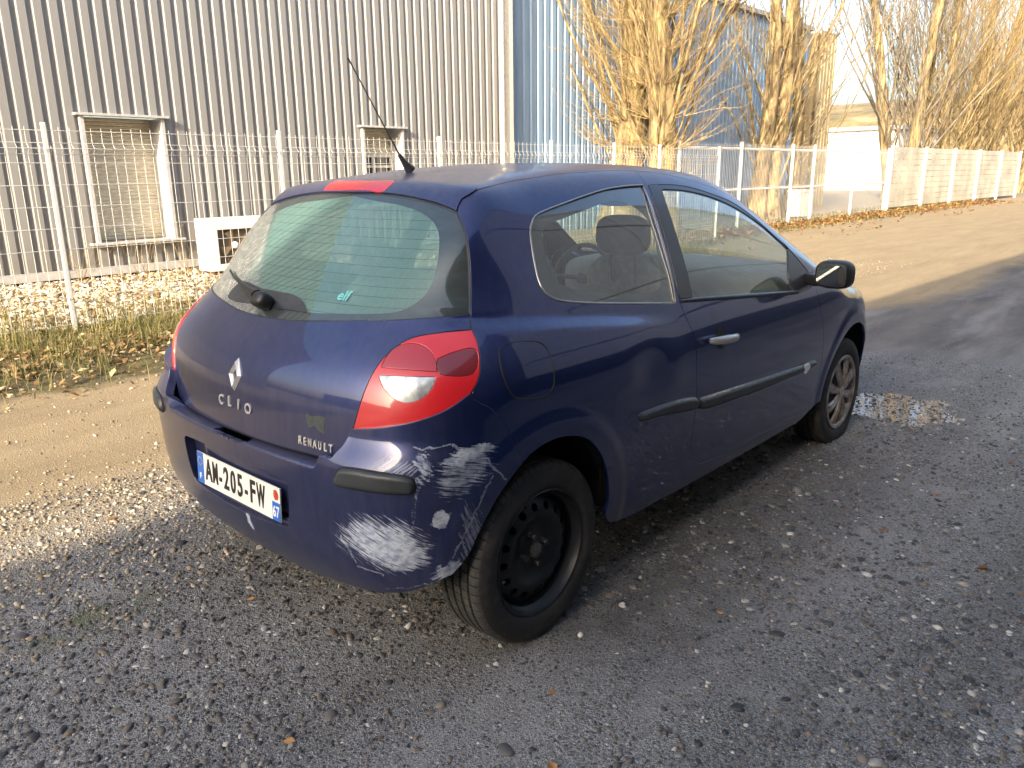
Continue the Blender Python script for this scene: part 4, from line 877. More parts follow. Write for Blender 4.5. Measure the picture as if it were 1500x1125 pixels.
def glass(name, tint=(.84,.92,.87), refl=1.0, dirt=.06, fog=False, left=False):
    m=NM(name); p=m.obj(); x,y,z=m.sep(p)[:3]
    bf=m.n('NewGeometry').outputs['Backfacing']; fres=m.n('Fresnel',IOR=m.math('MULTIPLY_ADD',bf,1/1.52-1.52,1.52)).outputs[0]
    tr=m.n('BsdfTransparent',Color=tint).outputs[0]
    gl=m.n('BsdfGlossy',Color=(1,1,1),Roughness=.015 if not fog else .03).outputs[0]
    n=m.noise(p,7,6,.65); sm=m.noise(m.map(p,(5,3,14)),1.,5,.7,.8)
    d=m.math('MULTIPLY',m.ramp(n,(.3,.3),(.7,1.4)),dirt)
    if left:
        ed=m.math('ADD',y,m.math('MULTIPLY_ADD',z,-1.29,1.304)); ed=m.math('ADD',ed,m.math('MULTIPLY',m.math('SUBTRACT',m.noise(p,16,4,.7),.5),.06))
        d=m.math('MAXIMUM',d,m.math('MULTIPLY',m.smooth(ed,.0,.04),m.ramp(m.noise(p,48,6,.8,.6),(.34,.10),(.52,.34),(.68,.62))))  # left dust patch: sunlit brightness and its edge painted into the film
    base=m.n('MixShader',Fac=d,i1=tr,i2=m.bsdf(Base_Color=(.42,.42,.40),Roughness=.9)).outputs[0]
    if fog:
        # condensation on the inside: everywhere right of a curved edge, finger-wiped marks in it
        e=m.math('ADD',y,m.math('MULTIPLY',m.math('SUBTRACT',z,1.09),-.9)); e=m.math('ADD',e,m.math('MULTIPLY',m.math('SUBTRACT',m.noise(p,3.5,3),.5),.12))
        fogm=m.math('SUBTRACT',1.,m.smooth(e,.18,.30))
        marks=m.ramp(m.noise(m.map(p,(3,7,3)),2.2,7,.75,1.6),(.44,.80),(.50,.93),(.56,.78),(.66,.9))
        drops=m.ramp(m.vor(p,170),(.1,.9),(.45,1.))
        f=m.math('MULTIPLY',m.math('MULTIPLY',fogm,marks),drops)
        f=m.math('MAXIMUM',m.math('MULTIPLY',f,.90),m.math('MULTIPLY',m.ramp(sm,(.35,.12),(.65,.42)),.6))
        fs=m.n('MixShader',Fac=.35,i1=m.n('BsdfDiffuse',Color=m.mix(sm,(.19,.31,.30),(.31,.45,.41))).outputs[0],i2=m.n('BsdfTranslucent',Color=(.42,.62,.50)).outputs[0]).outputs[0]
        base=m.n('MixShader',Fac=f,i1=base,i2=fs).outputs[0]
        # printed heater wires
        ph=m.math('FRACT',m.math('DIVIDE',m.math('SUBTRACT',z,1.075),.0262)); ln=m.math('LESS_THAN',m.math('ABSOLUTE',m.math('SUBTRACT',ph,.5)),.030)
        ln=m.math('MULTIPLY',ln,m.math('LESS_THAN',z,1.375))
        base=m.n('MixShader',Fac=m.math('MULTIPLY',ln,.75),i1=base,i2=m.bsdf(Base_Color=(.02,.05,.045),Roughness=.6)).outputs[0]
    sh=m.n('MixShader',Fac=m.math('MULTIPLY',fres,refl,clamp=True),i1=base,i2=gl).outputs[0]
    return m.done(sh)
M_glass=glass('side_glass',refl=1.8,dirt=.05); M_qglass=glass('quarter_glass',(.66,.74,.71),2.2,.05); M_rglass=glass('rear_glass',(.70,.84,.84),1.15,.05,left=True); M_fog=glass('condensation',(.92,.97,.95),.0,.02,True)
def frit():
    m=NM('frit_black'); p=m.obj(); n=m.noise(m.map(p,(10,10,30)),1.,6,.7,.6)
    return m.done(m.bsdf(Base_Color=m.mix(m.ramp(n,(.4,0.),(.72,.5)),(.010,.013,.018),(.06,.065,.07)),Roughness=.45,Coat_Weight=.5,Coat_Roughness=.08))
M_frit=frit()
def lens(name,c,rough=.10,dark=0.,scale=260):
    m=NM(name); p=m.obj(); v=m.vor(p,scale,rnd=0.); n=m.noise(m.map(p,(30,30,4)),1.,3)
    cc=m.mix(m.ramp(v,(.1,0.),(.6,.35)),c,tuple(q*.5 for q in c)); cc=m.mix(m.math('MULTIPLY',n,.35),cc,tuple(min(1,q*1.3) for q in c))
    return m.done(m.bsdf(Base_Color=cc,Roughness=.35,Coat_Weight=1.,Coat_Roughness=.03,Subsurface_Weight=.15,Subsurface_Radius=(.02,.003,.003)))
M_red=lens('red_lens',(.50,.006,.012)); M_redd=lens('red_reflector',(.33,.006,.012),scale=420); M_reds=lens('red_lens_dark',(.13,.002,.005),scale=150); M_redb=lens('red_reflector_band',(.62,.004,.012),scale=80)
def clearlens():
    m=NM('clear_lens'); p=m.obj(); st=m.math('SINE',m.math('MULTIPLY',m.sep(p)[1],420.)); n=m.noise(p,40,3)
    c=m.mix(m.ramp(n,(.35,0.),(.6,1.)),(.20,.235,.26),(.44,.47,.48))
    return m.done(m.bsdf(Base_Color=c,Metallic=.55,Roughness=.22,Coat_Weight=1.,Coat_Roughness=.03))
M_clear=clearlens()
M_mirror=simple('mirror_silver',(.75,.8,.78),.02,1.,var=0.)
M_white=simple('plate_white',(.72,.72,.69),.35,var=.06); M_blue=simple('plate_blue',(.02,.13,.50),.35,var=.05); M_ink=simple('plate_black',(.012,.012,.014),.5); M_wink=simple('white_print',(.75,.76,.78),.5); M_rink=simple('red_print',(.5,.06,.03),.5)
M_head=simple('headlamp_glass',(.5,.52,.54),.08,.4,Coat_Weight=1.)

# ================================================================== CAR
A=lambda *p: np.array(p,float)
car=empty('parked_car',(0,0,0),'dusty dark blue three-door hatchback with a scraped rear bumper and a flat front tyre','car')
t=T
sqt=t['seam_quarter_tailgate']
sill_f=[onpt(x=1.935,z=.24)]; sill_b=[onpt(x=v,z=zz) for v,zz in((1.8,.238),(1.2,.242),(.7,.25),(.42,.262),(.345,.285))]
arch=[p for p in t['arch'] if not (p[0]<.31 and p[2]<.35)]; arch[0]=t['bump_arch'][0].copy()
arch_r=rev(arch)
def arc_pts(cx,cz,rx,rz,a0,a1,n): return [onpt(x=cx+rx*math.cos(R_(a)),z=cz+rz*math.sin(R_(a))) for a in np.linspace(a0,a1,n)]
qhole=t['qwin'].copy(); qh_r=np.array([[.852,-.583,1.413],[.828,-.64,1.34],[.808,-.70,1.23],[.785,-.757,1.11],[.762,-.795,1.02],[.757,-.80,.998]])
qwin=loop(.02,t['qwin'][1:-1],rev(qh_r))
quarter=loop(.02,rev(t['spoiler_side']),t['ditch'],t['door_rear'],t['door_shut'],t['door_bot'],np.array([t['door_bot'][-1],sill_f[0]]),np.array(sill_f+sill_b+[arch_r[0]]),arch_r,rev(np.vstack([t['seam_bumper'][:-1],[t['bump_arch'][0]]])),rev(t['lamp_out']),rev(sqt))
def both(fn):
    for mr in (False,True): fn(mr)
QD=(-.28,-1,.42); DD=(.0,-1,.30)
inner_win=dict()
def build_side(mr):
    q=panel('rear_quarter_panel',quarter,QD,M_paint,car,holes=[qwin],mirror=mr,res=.015)
    panel('quarter_window',qwin,QD,M_qglass,q,off=-.004,flange=.003,gap=.002,mirror=mr)
    clear=loop(.02,np.vstack([t_qclear,t_qclear[:1]]))
    panel('window_border',qwin,QD,M_frit,q,off=-.008,flange=0,gap=.002,holes=[clear],mirror=mr)
    mb=MB(); s=-1 if not mr else 1
    N=grad(qwin); pts=qwin+N*.001; pts=np.vstack([pts,pts[:2]])
    mb.tube([(p[0],p[1]*(-s),p[2]) if mr else p for p in pts],.0032,6,False); mb.build('window_trim',M_silver,q,True)
    # fuel flap only on the right
    if not mr:
        fu=loop(.012,np.vstack([t['fuel'],t['fuel'][:1]]))
        fl=panel('fuel_flap',fu,(-.1,-1,.2),M_paint,q,off=.0015,gap=.0,flange=.01,res=.016)
        Nf=grad(fu); mb=MB(); pp=fu+Nf*.0012; mb.tube(np.vstack([pp,pp[:2]]),.0021,6,False); mb.build('flap_gap',M_seal,fl,True)
    m1=loop(.02,np.vstack([t['mould1'],t['mould1'][:1]]))
    panel('side_moulding',m1,(0,-1,.1),M_rub,q,off=.002,gap=0,puff=(.014,.013),res=.007,mirror=mr)
    # door
    sail=np.array([[1.80,-.83,.914],[1.96,-.825,.925],[1.985,-.806,.972],[1.94,-.78,1.035],[1.876,-.75,1.10]])
    dh=loop(.02,np.vstack([[.888,-.585,1.413],t['door_rear'][3:-1]+[.008,0,0],[.792,-.803,.999]]),t['belt_low'][0:3]+[.008,0,0] if 0 else np.vstack([[.792,-.803,.999],t['belt_low'][1:]]),sail,rev(t['win_frame_top']),np.array([[.956,-.585,1.414],[.888,-.585,1.413]]))
    door_out=loop(.02,t['door_top'],np.array([t['door_top'][-1],[2.018,-.815,.94],t['door_front'][-1]]),rev(t['door_front']),rev(t['door_bot']),rev(t['door_shut']),rev(t['door_rear']))
    d=panel('door',door_out,(.05,-1,.42),M_paint,car,holes=[dh],mirror=mr)
    gl=loop(.02,t['dglass'],t['dglass2'],t['dglass3'],t['dglass4'])
    panel('window_frame',dh,(.05,-1,.42),M_satin,d,off=-.002,gap=-.001,flange=.012,holes=[gl],mirror=mr)
    panel('door_window',gl,(.05,-1,.42),M_glass,d,off=-.006,flange=.003,gap=-.002,mirror=mr)
    pc=loop(.02,np.vstack([[.889,-.585,1.412],t['door_rear'][3:-1]+[.009,0,0],[.793,-.80,1.01]]),np.array([[.793,-.80,1.01],[.876,-.803,1.006]]),rev(t['pillar_front']),np.array([[.956,-.585,1.413],[.889,-.585,1.412]]))
    panel('pillar_cover',pc,(.05,-1,.42),M_satin,d,off=.002,gap=.001,flange=.006,mirror=mr)
    bt=loop(.02,t['belt_up'],np.array([t['belt_up'][-1],t['belt_low'][-1]]),rev(t['belt_low']),np.array([t['belt_low'][0],t['belt_up'][0]]))
    panel('belt_moulding',bt,DD,M_rub,d,off=.001,gap=0,puff=(.007,.007),res=.005,mirror=mr)
    m2=loop(.02,np.vstack([t['mould2'],t['mould2'][:1]]))
    mo=panel('side_moulding',m2,(0,-1,.1),M_rub,d,off=.002,gap=.001,puff=(.015,.014),res=.008,mirror=mr)
    if not mr: panel('chipped_patch',loop(.01,np.vstack([t['mould_chip'],t['mould_chip'][:1]])),(0,-1,.1),M_wink,mo,off=.0175,gap=.002,res=.006,flange=.004)
    # handle
    c=onpt(x=1.02,z=.835); s=-1 if not mr else 1
    ring=[onpt(x=1.03+.036*math.cos(a),z=.832+.045*math.sin(a)) for a in np.linspace(0,2*math.pi,25)[:-1]]
    panel('handle_recess_shade',ring,(0,-1,.1),M_seal,d,off=.0012,gap=0,flange=0,res=.012,mirror=mr)  # flat dark patch painted for the shaded hollow behind the handle
    hm=MB(); pts=[]; rr=[]
    for k in range(15):
        u=k/14; xx=.915+.21*u; bow=math.sin(math.pi*u)**.5
        pts.append((xx,s*(.853+.012+.028*bow),.840-.012*u)); rr.append((.011+.004*math.sin(math.pi*u))*(.75 if k in(0,14) else 1))
    hm.tube(pts,rr,12); ho=hm.build('door_handle',M_silver,d,True)
    for v in ho.data.vertices: v.co.z=.834+(v.co.z-.834)*1.25
    # mirror
    my=.960*s; mc=Vector((1.885,my,1.003))
    H=rounded(.115,.165,.128,3.2); 
    for v in H: v[0]= v[0]*(1 if v[0]<0 else 1.1)*(1-.25*abs(v[1]/.0825)**2 if v[0]>0 else 1)
    hm=sup_mesh('door_mirror',H,mc,M_black,d)
    gm_=MB(); k_=40; sq=lambda v: math.copysign(abs(v)**.5,v); gm_.add([(mc.x-.0605+.002*s*sq(math.cos(2*math.pi*i/k_)),mc.y+.062*sq(math.cos(2*math.pi*i/k_)),mc.z+.045*sq(math.sin(2*math.pi*i/k_))) for i in range(k_)],[tuple(range(k_))[::(1 if s<0 else 1)]]); gm_.build('mirror_glass',M_mirror,d)
    gv=rounded(.014,.142,.106,4.5); sup_mesh('mirror_bezel',gv,mc+Vector((-.0525,0,.0)),M_seal,d)
    gv=rounded(.06,.11,.055,4); sup_mesh('mirror_stalk',gv,Vector((1.935,.845*s,.965)),M_black,d,rot=Matrix.Rotation(R_(25*s),3,'Z'))
    # fender
    top=np.array([onpt(x=a,y=-b,frm='top') for a,b in((2.035,.795),(2.3,.765),(2.6,.735),(2.9,.67),(3.02,.63))])
    fr=np.array([onpt(x=3.08,z=.74),onpt(x=3.10,z=.60)])
    ar=np.array(arc_pts(2.585,.335,.36,.325,35,186,22))
    fe=loop(.02,t['door_front'],np.vstack([[t['door_front'][-1]],[[2.012,-.826,.935]],top]),np.vstack([top[-1:],fr,[ar[0]]]),ar,np.array([ar[-1],sill_f[0],t['door_bot'][-1]]))
    panel('front_fender',fe,(.12,-1,.35),M_paint,car,mirror=mr)
    # lower front corner behind the bumper line, lamp
    hl=loop(.02,np.vstack([[top[-1]],[onpt(x=3.15,y=-.55,frm='top')],[onpt(y=-.42,z=.70,frm='front')],[onpt(y=-.50,z=.60,frm='front')],[onpt(x=3.10,z=.60)],[onpt(x=3.08,z=.74)],[top[-1]]]))
    panel('headlight',hl,(1,-1,.5),M_head,car,off=.003,puff=(.01,.04),mirror=mr)
    # A pillar / roof side
    ext=np.array([onpt(x=a,y=-b,frm='top') for a,b in((.909,.51),(1.1,.522),(1.3,.535),(1.42,.545))]); wsr=np.array([onpt(x=a,y=-b,frm='top') for a,b in((1.42,.545),(1.7,.62),(2.0,.69),(2.22,.735))])
    ap=loop(.02,ext,wsr,np.array([wsr[-1],onpt(x=2.03,y=-.797,frm='top')]),rev(t['door_top']))
    panel('windscreen_pillar',ap,(.35,-.7,.8),M_paint,car,gap=.001,mirror=mr)
    # tail light
    lo=loop(.012,t['lamp_out'],t['lamp_bot'],t['lamp_in'])
    rvl=np.array([(-.437,-.588,.931),(-.442,-.605,.911),(-.441,-.629,.889),(-.433,-.658,.871),(-.42,-.681,.867),(-.4,-.704,.874),(-.378,-.719,.891),(-.36,-.723,.91),(-.346,-.718,.929)])
    std=np.array([(-.423,-.582,.951),(-.401,-.58,.975),(-.372,-.587,.998),(-.347,-.606,1.007),(-.325,-.64,1.004),(-.32,-.673,.988),(-.325,-.696,.966),(-.339,-.714,.943)])
    sdk=np.array([(-.318,-.699,.972),(-.270,-.722,.987),(-.222,-.745,.990),(-.232,-.768,.96),(-.255,-.772,.930),(-.335,-.722,.938),(-.325,-.70,.955)])
    rv=loop(.01,rvl,rvl[[-1,0]]); st=loop(.01,std,std[[-1,0]]); dk=loop(.02,np.vstack([sdk,sdk[:1]]))
    bd=loop(.01,np.array([rvl[0],rvl[-1]]),np.array([rvl[-1],std[-1]]),np.array([std[-1],std[0]]),np.array([std[0],rvl[0]]))
    LD=(-1,-1,.25)
    lamp=panel('tail_light',lo,LD,M_red,car,off=.003,gap=.0025,flange=.02,res=.012,holes=[rv,st,dk],mirror=mr)
    panel('reversing_lens',rv,LD,M_clear,lamp,off=.003,gap=.0006,flange=.004,res=.01,mirror=mr)
    panel('brake_lens',st,LD,M_redd,lamp,off=.003,gap=.0006,flange=.004,res=.01,mirror=mr)
    panel('dark_lens',dk,LD,M_reds,lamp,off=.003,gap=.0006,flange=.004,res=.01,mirror=mr)
    # gaps: rubber / shadow line strips just under the sheet metal
    seams=[(t['door_rear'],'body'),(t['door_shut'],'body'),(t['door_bot'],'body'),(t['door_front'],'body'),(sqt,'body'),(t['lamp_out'],'body'),(t['lamp_bot'],'body'),(t['lamp_in'],'body'),(t['seam_bumper'],'body'),(t['ditch'],'body'),(t['spoiler_side'],'body'),(np.vstack([t['ditch'][-1:],ext]),'body'),(t['door_top'],'body'),(wsr,'body')]
    sm=MB()
    for c_,md in seams:
        c2=resample(c_,.03); N=grad(c2,md); c2=c2-N*.0062
        if mr: c2=mir(c2)
        sm.tube(c2,.0056,6)
    sm.build('door_seal',M_seal,car,True)
def rounded(lx,ly,lz,e,nu=20,nv=28):
    V=[]
    sp=lambda v,q: math.copysign(abs(v)**(2/q),v)
    for i in range(nu+1):
        a=-math.pi/2+math.pi*i/nu
        for j in range(nv):
            b=2*math.pi*j/nv
            V.append([sp(math.sin(a),e)*lx/2, sp(math.cos(a),e)*sp(math.cos(b),e)*ly/2, sp(math.cos(a),e)*sp(math.sin(b),e)*lz/2])
    return V
def sup_mesh(name,V,c,mat,parent,rot=None,nu=20,nv=28):
    Fq=[(i*nv+j,i*nv+(j+1)%nv,(i+1)*nv+(j+1)%nv,(i+1)*nv+j) for i in range(nu) for j in range(nv)]
    R=rot or Matrix.Identity(3); VV=[R@Vector(v)+Vector(c) for v in V]
    me=bpy.data.meshes.new(name); me.from_pydata([tuple(v) for v in VV],[],Fq); bm=bmesh.new(); bm.from_mesh(me); bmesh.ops.remove_doubles(bm,verts=bm.verts,dist=1e-5); bmesh.ops.recalc_face_normals(bm,faces=bm.faces); bm.to_mesh(me); bm.free()
    return link(name,me,mat,parent,True)
t_qclear=np.array([(.407,-.619,1.33),(.329,-.623,1.316),(.233,-.627,1.297),(.212,-.635,1.28),(.188,-.673,1.206),(.177,-.695,1.166),(.186,-.715,1.132),(.253,-.735,1.107),(.362,-.753,1.085),(.638,-.779,1.053),(.685,-.777,1.06),(.712,-.771,1.076),(.75,-.733,1.153),(.777,-.695,1.228),(.782,-.667,1.281),(.76,-.644,1.321),(.662,-.614,1.362)])
both(build_side)

# ---- rear
def closed(right):   # right half outline (starts and ends on y=0) -> full outline
    l=mir(right)[::-1]; return np.vstack([right,l[1:-1]]) if abs(right[0][1])<1e-6 and abs(right[-1][1])<1e-6 else np.vstack([right,l])
def z0(P): P=np.array(P,float); P[0,1]=0 if abs(P[0,1])<.04 else P[0,1]; P[-1,1]=0 if abs(P[-1,1])<.04 else P[-1,1]; return P
gt=z0(t['glass_top']); gb=z0(t['glass_bot']); tb=t['tg_bot'].copy(); tb[-1]=onpt(y=0,z=.676,frm='rear')
rsm=t['roof_seam'].copy(); rsm=np.vstack([[onpt(x=.02,y=0,frm='top')],rsm])
tailgate=empty('tailgate',(0,0,0),parent=car)
low=loop(.02,rev(gb),sqt[8:],rev(rev(t['lamp_in'])) if 0 else rev(t['lamp_in']),t['tg_corner'],np.vstack([t['tg_corner'][-1:],tb[1:]]))
tl=panel('tailgate_skin',closed(z0(low)),(-1,0,.3),M_paint,tailgate,flange=.02)
hg=loop(.02,gt,np.vstack([gt[-1:],sqt[3:9]]),gb)
hgf=closed(z0(hg))
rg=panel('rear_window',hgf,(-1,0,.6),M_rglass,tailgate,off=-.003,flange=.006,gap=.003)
cl=loop(.02,np.vstack([[[-.067,0,1.395]],t['clear'][1:-5],[[-.394,-.22,1.063],[-.400,0,1.060]]])); clf=closed(z0(cl))
panel('window_border',hgf,(-1,0,.6),M_frit,tailgate,off=-.007,flange=0,gap=.003,holes=[clf])
panel('condensation',clf,(-1,0,.6),M_fog,tailgate,off=-.009,flange=0,gap=-.004)
# small black field round the wiper spindle
wf=[onpt(y=a,z=b,frm='rear') for a,b in((-.20,1.058),(-.15,1.083),(-.09,1.097),(.0,1.10),(.10,1.10),(.28,1.105),(.30,1.062),(0,1.056))]
panel('wiper_field',loop(.02,np.array(wf+wf[:1])),(-1,0,.6),M_frit,tailgate,off=-.0015,gap=0,flange=0)
sp=loop(.02,rsm,t['spoiler_side'],np.array([t['spoiler_side'][-1],sqt[1],sqt[2]]),rev(gt))
bl=[(-.061,-.166,1.405),(-.058,-.166,1.4),(-.05,-.168,1.437)]
bk=np.array([onpt(y=a,z=b,frm='rear') for a,b in((.170,1.4075),(.168,1.4375),(.08,1.4385),(0,1.439),(-.08,1.4385),(-.168,1.4375),(-.170,1.4075),(-.08,1.4085),(0,1.409),(.08,1.4085))])
bkl=loop(.02,np.vstack([bk,bk[:1]]))
spf=closed(z0(sp))
panel('spoiler',spf,(-.7,0,1),M_paint,tailgate,off=.004,flange=.02,holes=[bkl],res=.015)
panel('third_brake_light',bkl,(-.7,0,.8),M_red,tailgate,off=.005,gap=.001,flange=.012,res=.012)
sm=MB()
for c_ in (gb,gt,t['tg_corner'],tb,rsm):
    for q in (c_,mir(c_)): 
        c2=resample(q,.03); sm.tube(c2-grad(c2)*.010,.008,6)
sm.build('tailgate_seal',M_seal,tailgate,True)
# wiper
wb=MB(); wp=[onpt(y=a,z=b,frm='rear') for a,b in((.385,1.127),(.30,1.108),(.20,1.095),(.10,1.085))]; wp=[p+grad(p[None])[0]*.012 for p in wp]
wb.tube(resample(np.array(wp),.03),.0045,6); wb.build('wiper_blade',M_black,tailgate,True)
pv=onpt(y=.015,z=1.060,frm='rear'); n_=grad(pv[None])[0]
wa=MB(); w2=[onpt(y=a,z=b,frm='rear') for a,b in((.25,1.103),(.18,1.088),(.10,1.075),(.03,1.064))]; w2=[p+grad(p[None])[0]*h for p,h in zip(w2,(.020,.026,.032,.036))]
wa.tube(resample(np.array(w2),.02),list(np.linspace(.006,.021,len(resample(np.array(w2),.02)))),10); wa.build('wiper_arm',M_black,tailgate,True)
sup_mesh('wiper_hub',rounded(.062,.075,.052,3),pv+n_*.022,M_black,tailgate,rot=Matrix.Rotation(R_(35),3,'Y'))
# ---- bumper
def rr_(y,z): return onpt(y=y,z=z,mode='bumper',frm='rear')
_o=np.argsort(-tb[:,1]); tbs=tb[_o]; yy_=np.concatenate([[-.484,-.46,-.42,-.36,-.3,-.24,-.18,-.13],-np.linspace(.105,0,15)]); shelf=np.array([(np.interp(-y_,-tbs[:,1],tbs[:,0])+.012,y_,.668-.024*(1-float(sst(.074,.090,abs(y_))))) for y_ in yy_]); shelf[0]=t['tg_corner'][-1]; 
bottom=np.array([t['bump_arch'][-1]]+[rr_(*q) for q in((-.70,.318),(-.60,.292),(-.45,.272),(-.30,.255),(-.15,.243),(0,.236))])
bo=loop(.012,rev(shelf),np.vstack([t['tg_corner'][-1:],rev(t['tg_corner'])[1:]]),rev(t['lamp_bot']),t['seam_bumper'],t['bump_arch'],bottom)
rec_r=np.vstack([[rr_(0,.418)],rev(t['recess_b'][:3]),t['recess_r'],[rr_(-.2,.605)],[rr_(0,.610)]]); rec_r[0,1]=0; rec_r[-1,1]=0
rec_pts=loop(.015,rev(t['recess_b'][:3])[1:],t['recess_r'],np.array([t['recess_r'][-1],rr_(-.2,.603),rr_(0,.606),rr_(.2,.603),rr_(.303,.597)]),mir(rev(t['recess_r'])),np.array([mir(t['recess_b'][0]),rr_(.2,.427),rr_(.07,.417),rr_(-.0,.416),rr_(-.074,.418)]))
BD=(-1,-.95,.75)
# the bumper is two mirrored halves; the plate recess is cut out of both
recR=loop(.015,np.array([rr_(0,.4165),t['recess_b'][2],t['recess_b'][1],t['recess_b'][0]]),t['recess_r'],np.array([t['recess_r'][-1],rr_(-.2,.603),rr_(0,.606)]))
recR[np.abs(recR[:,1])<1e-2,1]=0
# weave the recess into the half outline along y=0
bo0=bo.copy(); i0=int(np.argmin(np.abs(bo0[:,1])+ (bo0[:,2]<.5)*9)); 
bo0=np.roll(bo0,-i0,0); bo0[0,1]=0; bo0[-1,1]=0
cl_b=np.array([rr_(0,z_) for z_ in np.arange(.246,.410,.012)]); cl_t=[rr_(0,z_) for z_ in (.614,.622,.630,.638,.646,.652,.657,.661,.664)]
topl=[onpt(x=x_,y=0,mode='bumper',frm='top') for x_ in (-.596,-.594,-.592,-.589,-.585,-.58,-.575,-.57)]; topl=[p for p in topl if p[0]<bo0[0][0]-.004 and .62<p[2]<.68]
cl_t=[p for p in cl_t+topl if -.63<p[0]<-.55]; cl_t=np.array(cl_t); cl_b[:,1]=0; cl_t[:,1]=0
half=np.vstack([bo0,cl_b,recR,cl_t])      # shelf centre ... bottom centre, then up the recess edge and back
bump=panel('rear_bumper',half,BD,M_bump,car,mode='bumper',res=.0085,flange=.03,mirror='both',skip0=True,gap=.0015)
recF=np.vstack([recR,mir(recR)[::-1][1:-1]])
pb=panel('plate_recess',recF,(-1,0,0.001),M_paint,bump,mode='bumper',off=-.034,gap=-.0005,flange=0)
# recess side walls and its little lower step
wl=MB(); Nn=grad(recF,'bumper'); a_=recF-Nn*.002; b_=recF-Nn*.0345; n=len(recF)
wl.add(list(a_)+list(b_),[(i,(i+1)%n,n+(i+1)%n,n+i) for i in range(n)]); wl.build('recess_wall',M_paint,bump,True)
st_=MB(); 
for k in range(30):
    pass
ys=np.linspace(-.288,.288,31); prof=[(-.0,.449),(-.012,.452),(-.016,.446),(-.016,.425)]
base=[rr_(y,.45) for y in ys]; V=[];Fq=[]
for i,(y,b0) in enumerate(zip(ys,base)):
    for (dx,z) in prof: V.append((b0[0]+.034+dx*1.0,y,z))
for i in range(30):
    for j in range(3): a=i*4+j; Fq.append((a,a+1,a+5,a+4))
st_.add(V,Fq); st_.build('recess_step',M_paint,bump,True)
for mr in (False,True):
    s_=loop(.01,np.vstack([t['strip'],t['strip'][:1]]))
    panel('bumper_strip',s_,(-1,-.8,.1),M_rub,bump,mode='bumper',off=.001,gap=0,puff=(.013,.012),res=.006,mirror=mr)
    ri=s_+grad(s_,'bumper')*.0005; ri=mir(ri) if mr else ri
    mb=MB(); mb.tube(np.vstack([ri,ri[:2]]),.0035,6,False); mb.build('strip_edge',M_seal,bump,True)
# ---- number plate (520 x 110), curved a little with the bumper
def P_unused(): pass
def text(name, s, size, M, mat, parent, sx=1., depth=.001, spacing=1., align='CENTER', bold=0.):
    cu=bpy.data.curves.new(name,'FONT'); cu.body=s; cu.size=size; cu.extrude=depth; cu.align_x=align; cu.align_y='CENTER'; cu.space_character=spacing; cu.offset=bold; cu.resolution_u=6
    tmp=bpy.data.objects.new(name+'_tmp',cu); COL.objects.link(tmp); dg=bpy.context.evaluated_depsgraph_get(); me=bpy.data.meshes.new_from_object(tmp.evaluated_get(dg)); bpy.data.objects.remove(tmp)
    me.transform(Matrix.Diagonal((sx,1,1,1))); me.transform(M); me.materials.clear(); return link(name,me,mat,parent)
px0=rr_(0,.49)[0]+.020
# plate frame: local x -> -y (reads left to right from behind), local y -> up, local z -> -x
PM=Matrix(((0,0,-1,px0),(-1,0,0,0),(0,1,0,.496),(0,0,0,1)))@Matrix.Rotation(R_(-3),4,'X')
def plate_part(name,x0,x1,y0,y1,d,mat,r=.006,parent=bump):
    mb=MB(); mb.box(((x0+x1)/2,(y0+y1)/2,d/2),(x1-x0,y1-y0,d)); me=bpy.data.meshes.new(name); me.from_pydata(mb.v,[],mb.f); me.transform(PM); me.update(); return link(name,me,mat,parent)
plate_part('number_plate',-.26,.26,-.055,.055,.004,M_white)
plate_part('plate_band',-.2595,-.216,-.0545,.0545,.0047,M_blue); plate_part('plate_band',.216,.2595,-.0545,.006,.0047,M_blue)
TM=lambda x,y: PM@Matrix.Translation((x,y,.0052))
for ch,xx,w_ in (('A',-.180,.60),('M',-.135,.46),('-',-.100,.55),('2',-.062,.66),('0',-.018,.60),('5',.026,.66),('-',.064,.55),('F',.103,.70),('W',.152,.42)):
    text('plate_letter',ch,.106,TM(xx,0),M_ink,bump,sx=w_,bold=.0018)
text('plate_letters','F',.030,TM(-.238,-.030),M_wink,bump,bold=.0005); text('plate_letters','67',.050,TM(.238,-.026),M_wink,bump,sx=.75,bold=.0006)
cr=MB(); 
for k in range(12):
    a=2*math.pi*k/12; cr.box((-.238+.014*math.cos(a),.024+.014*math.sin(a),.005),(.003,.003,.0012))
me=bpy.data.meshes.new('plate_stars'); me.from_pydata(cr.v,[],cr.f); me.transform(PM); link('plate_stars',me,simple('star_yellow',(.7,.55,.05),.5),bump)
em=MB(); pp=[(.238+.013*math.cos(a),.030+.017*math.sin(a),.0052) for a in np.linspace(0,2*math.pi,18)[:-1]]; em.add(pp+[(.238,.030,.0054)],[(i,(i+1)%17,17) for i in range(17)]); em.box((.238,.030,.0052),(.007,.032,.0022),Matrix.Rotation(R_(30),3,'Z'))
me=bpy.data.meshes.new('plate_emblem'); me.from_pydata(em.v,[],em.f); me.transform(PM); link('plate_emblem',me,M_rink,bump)
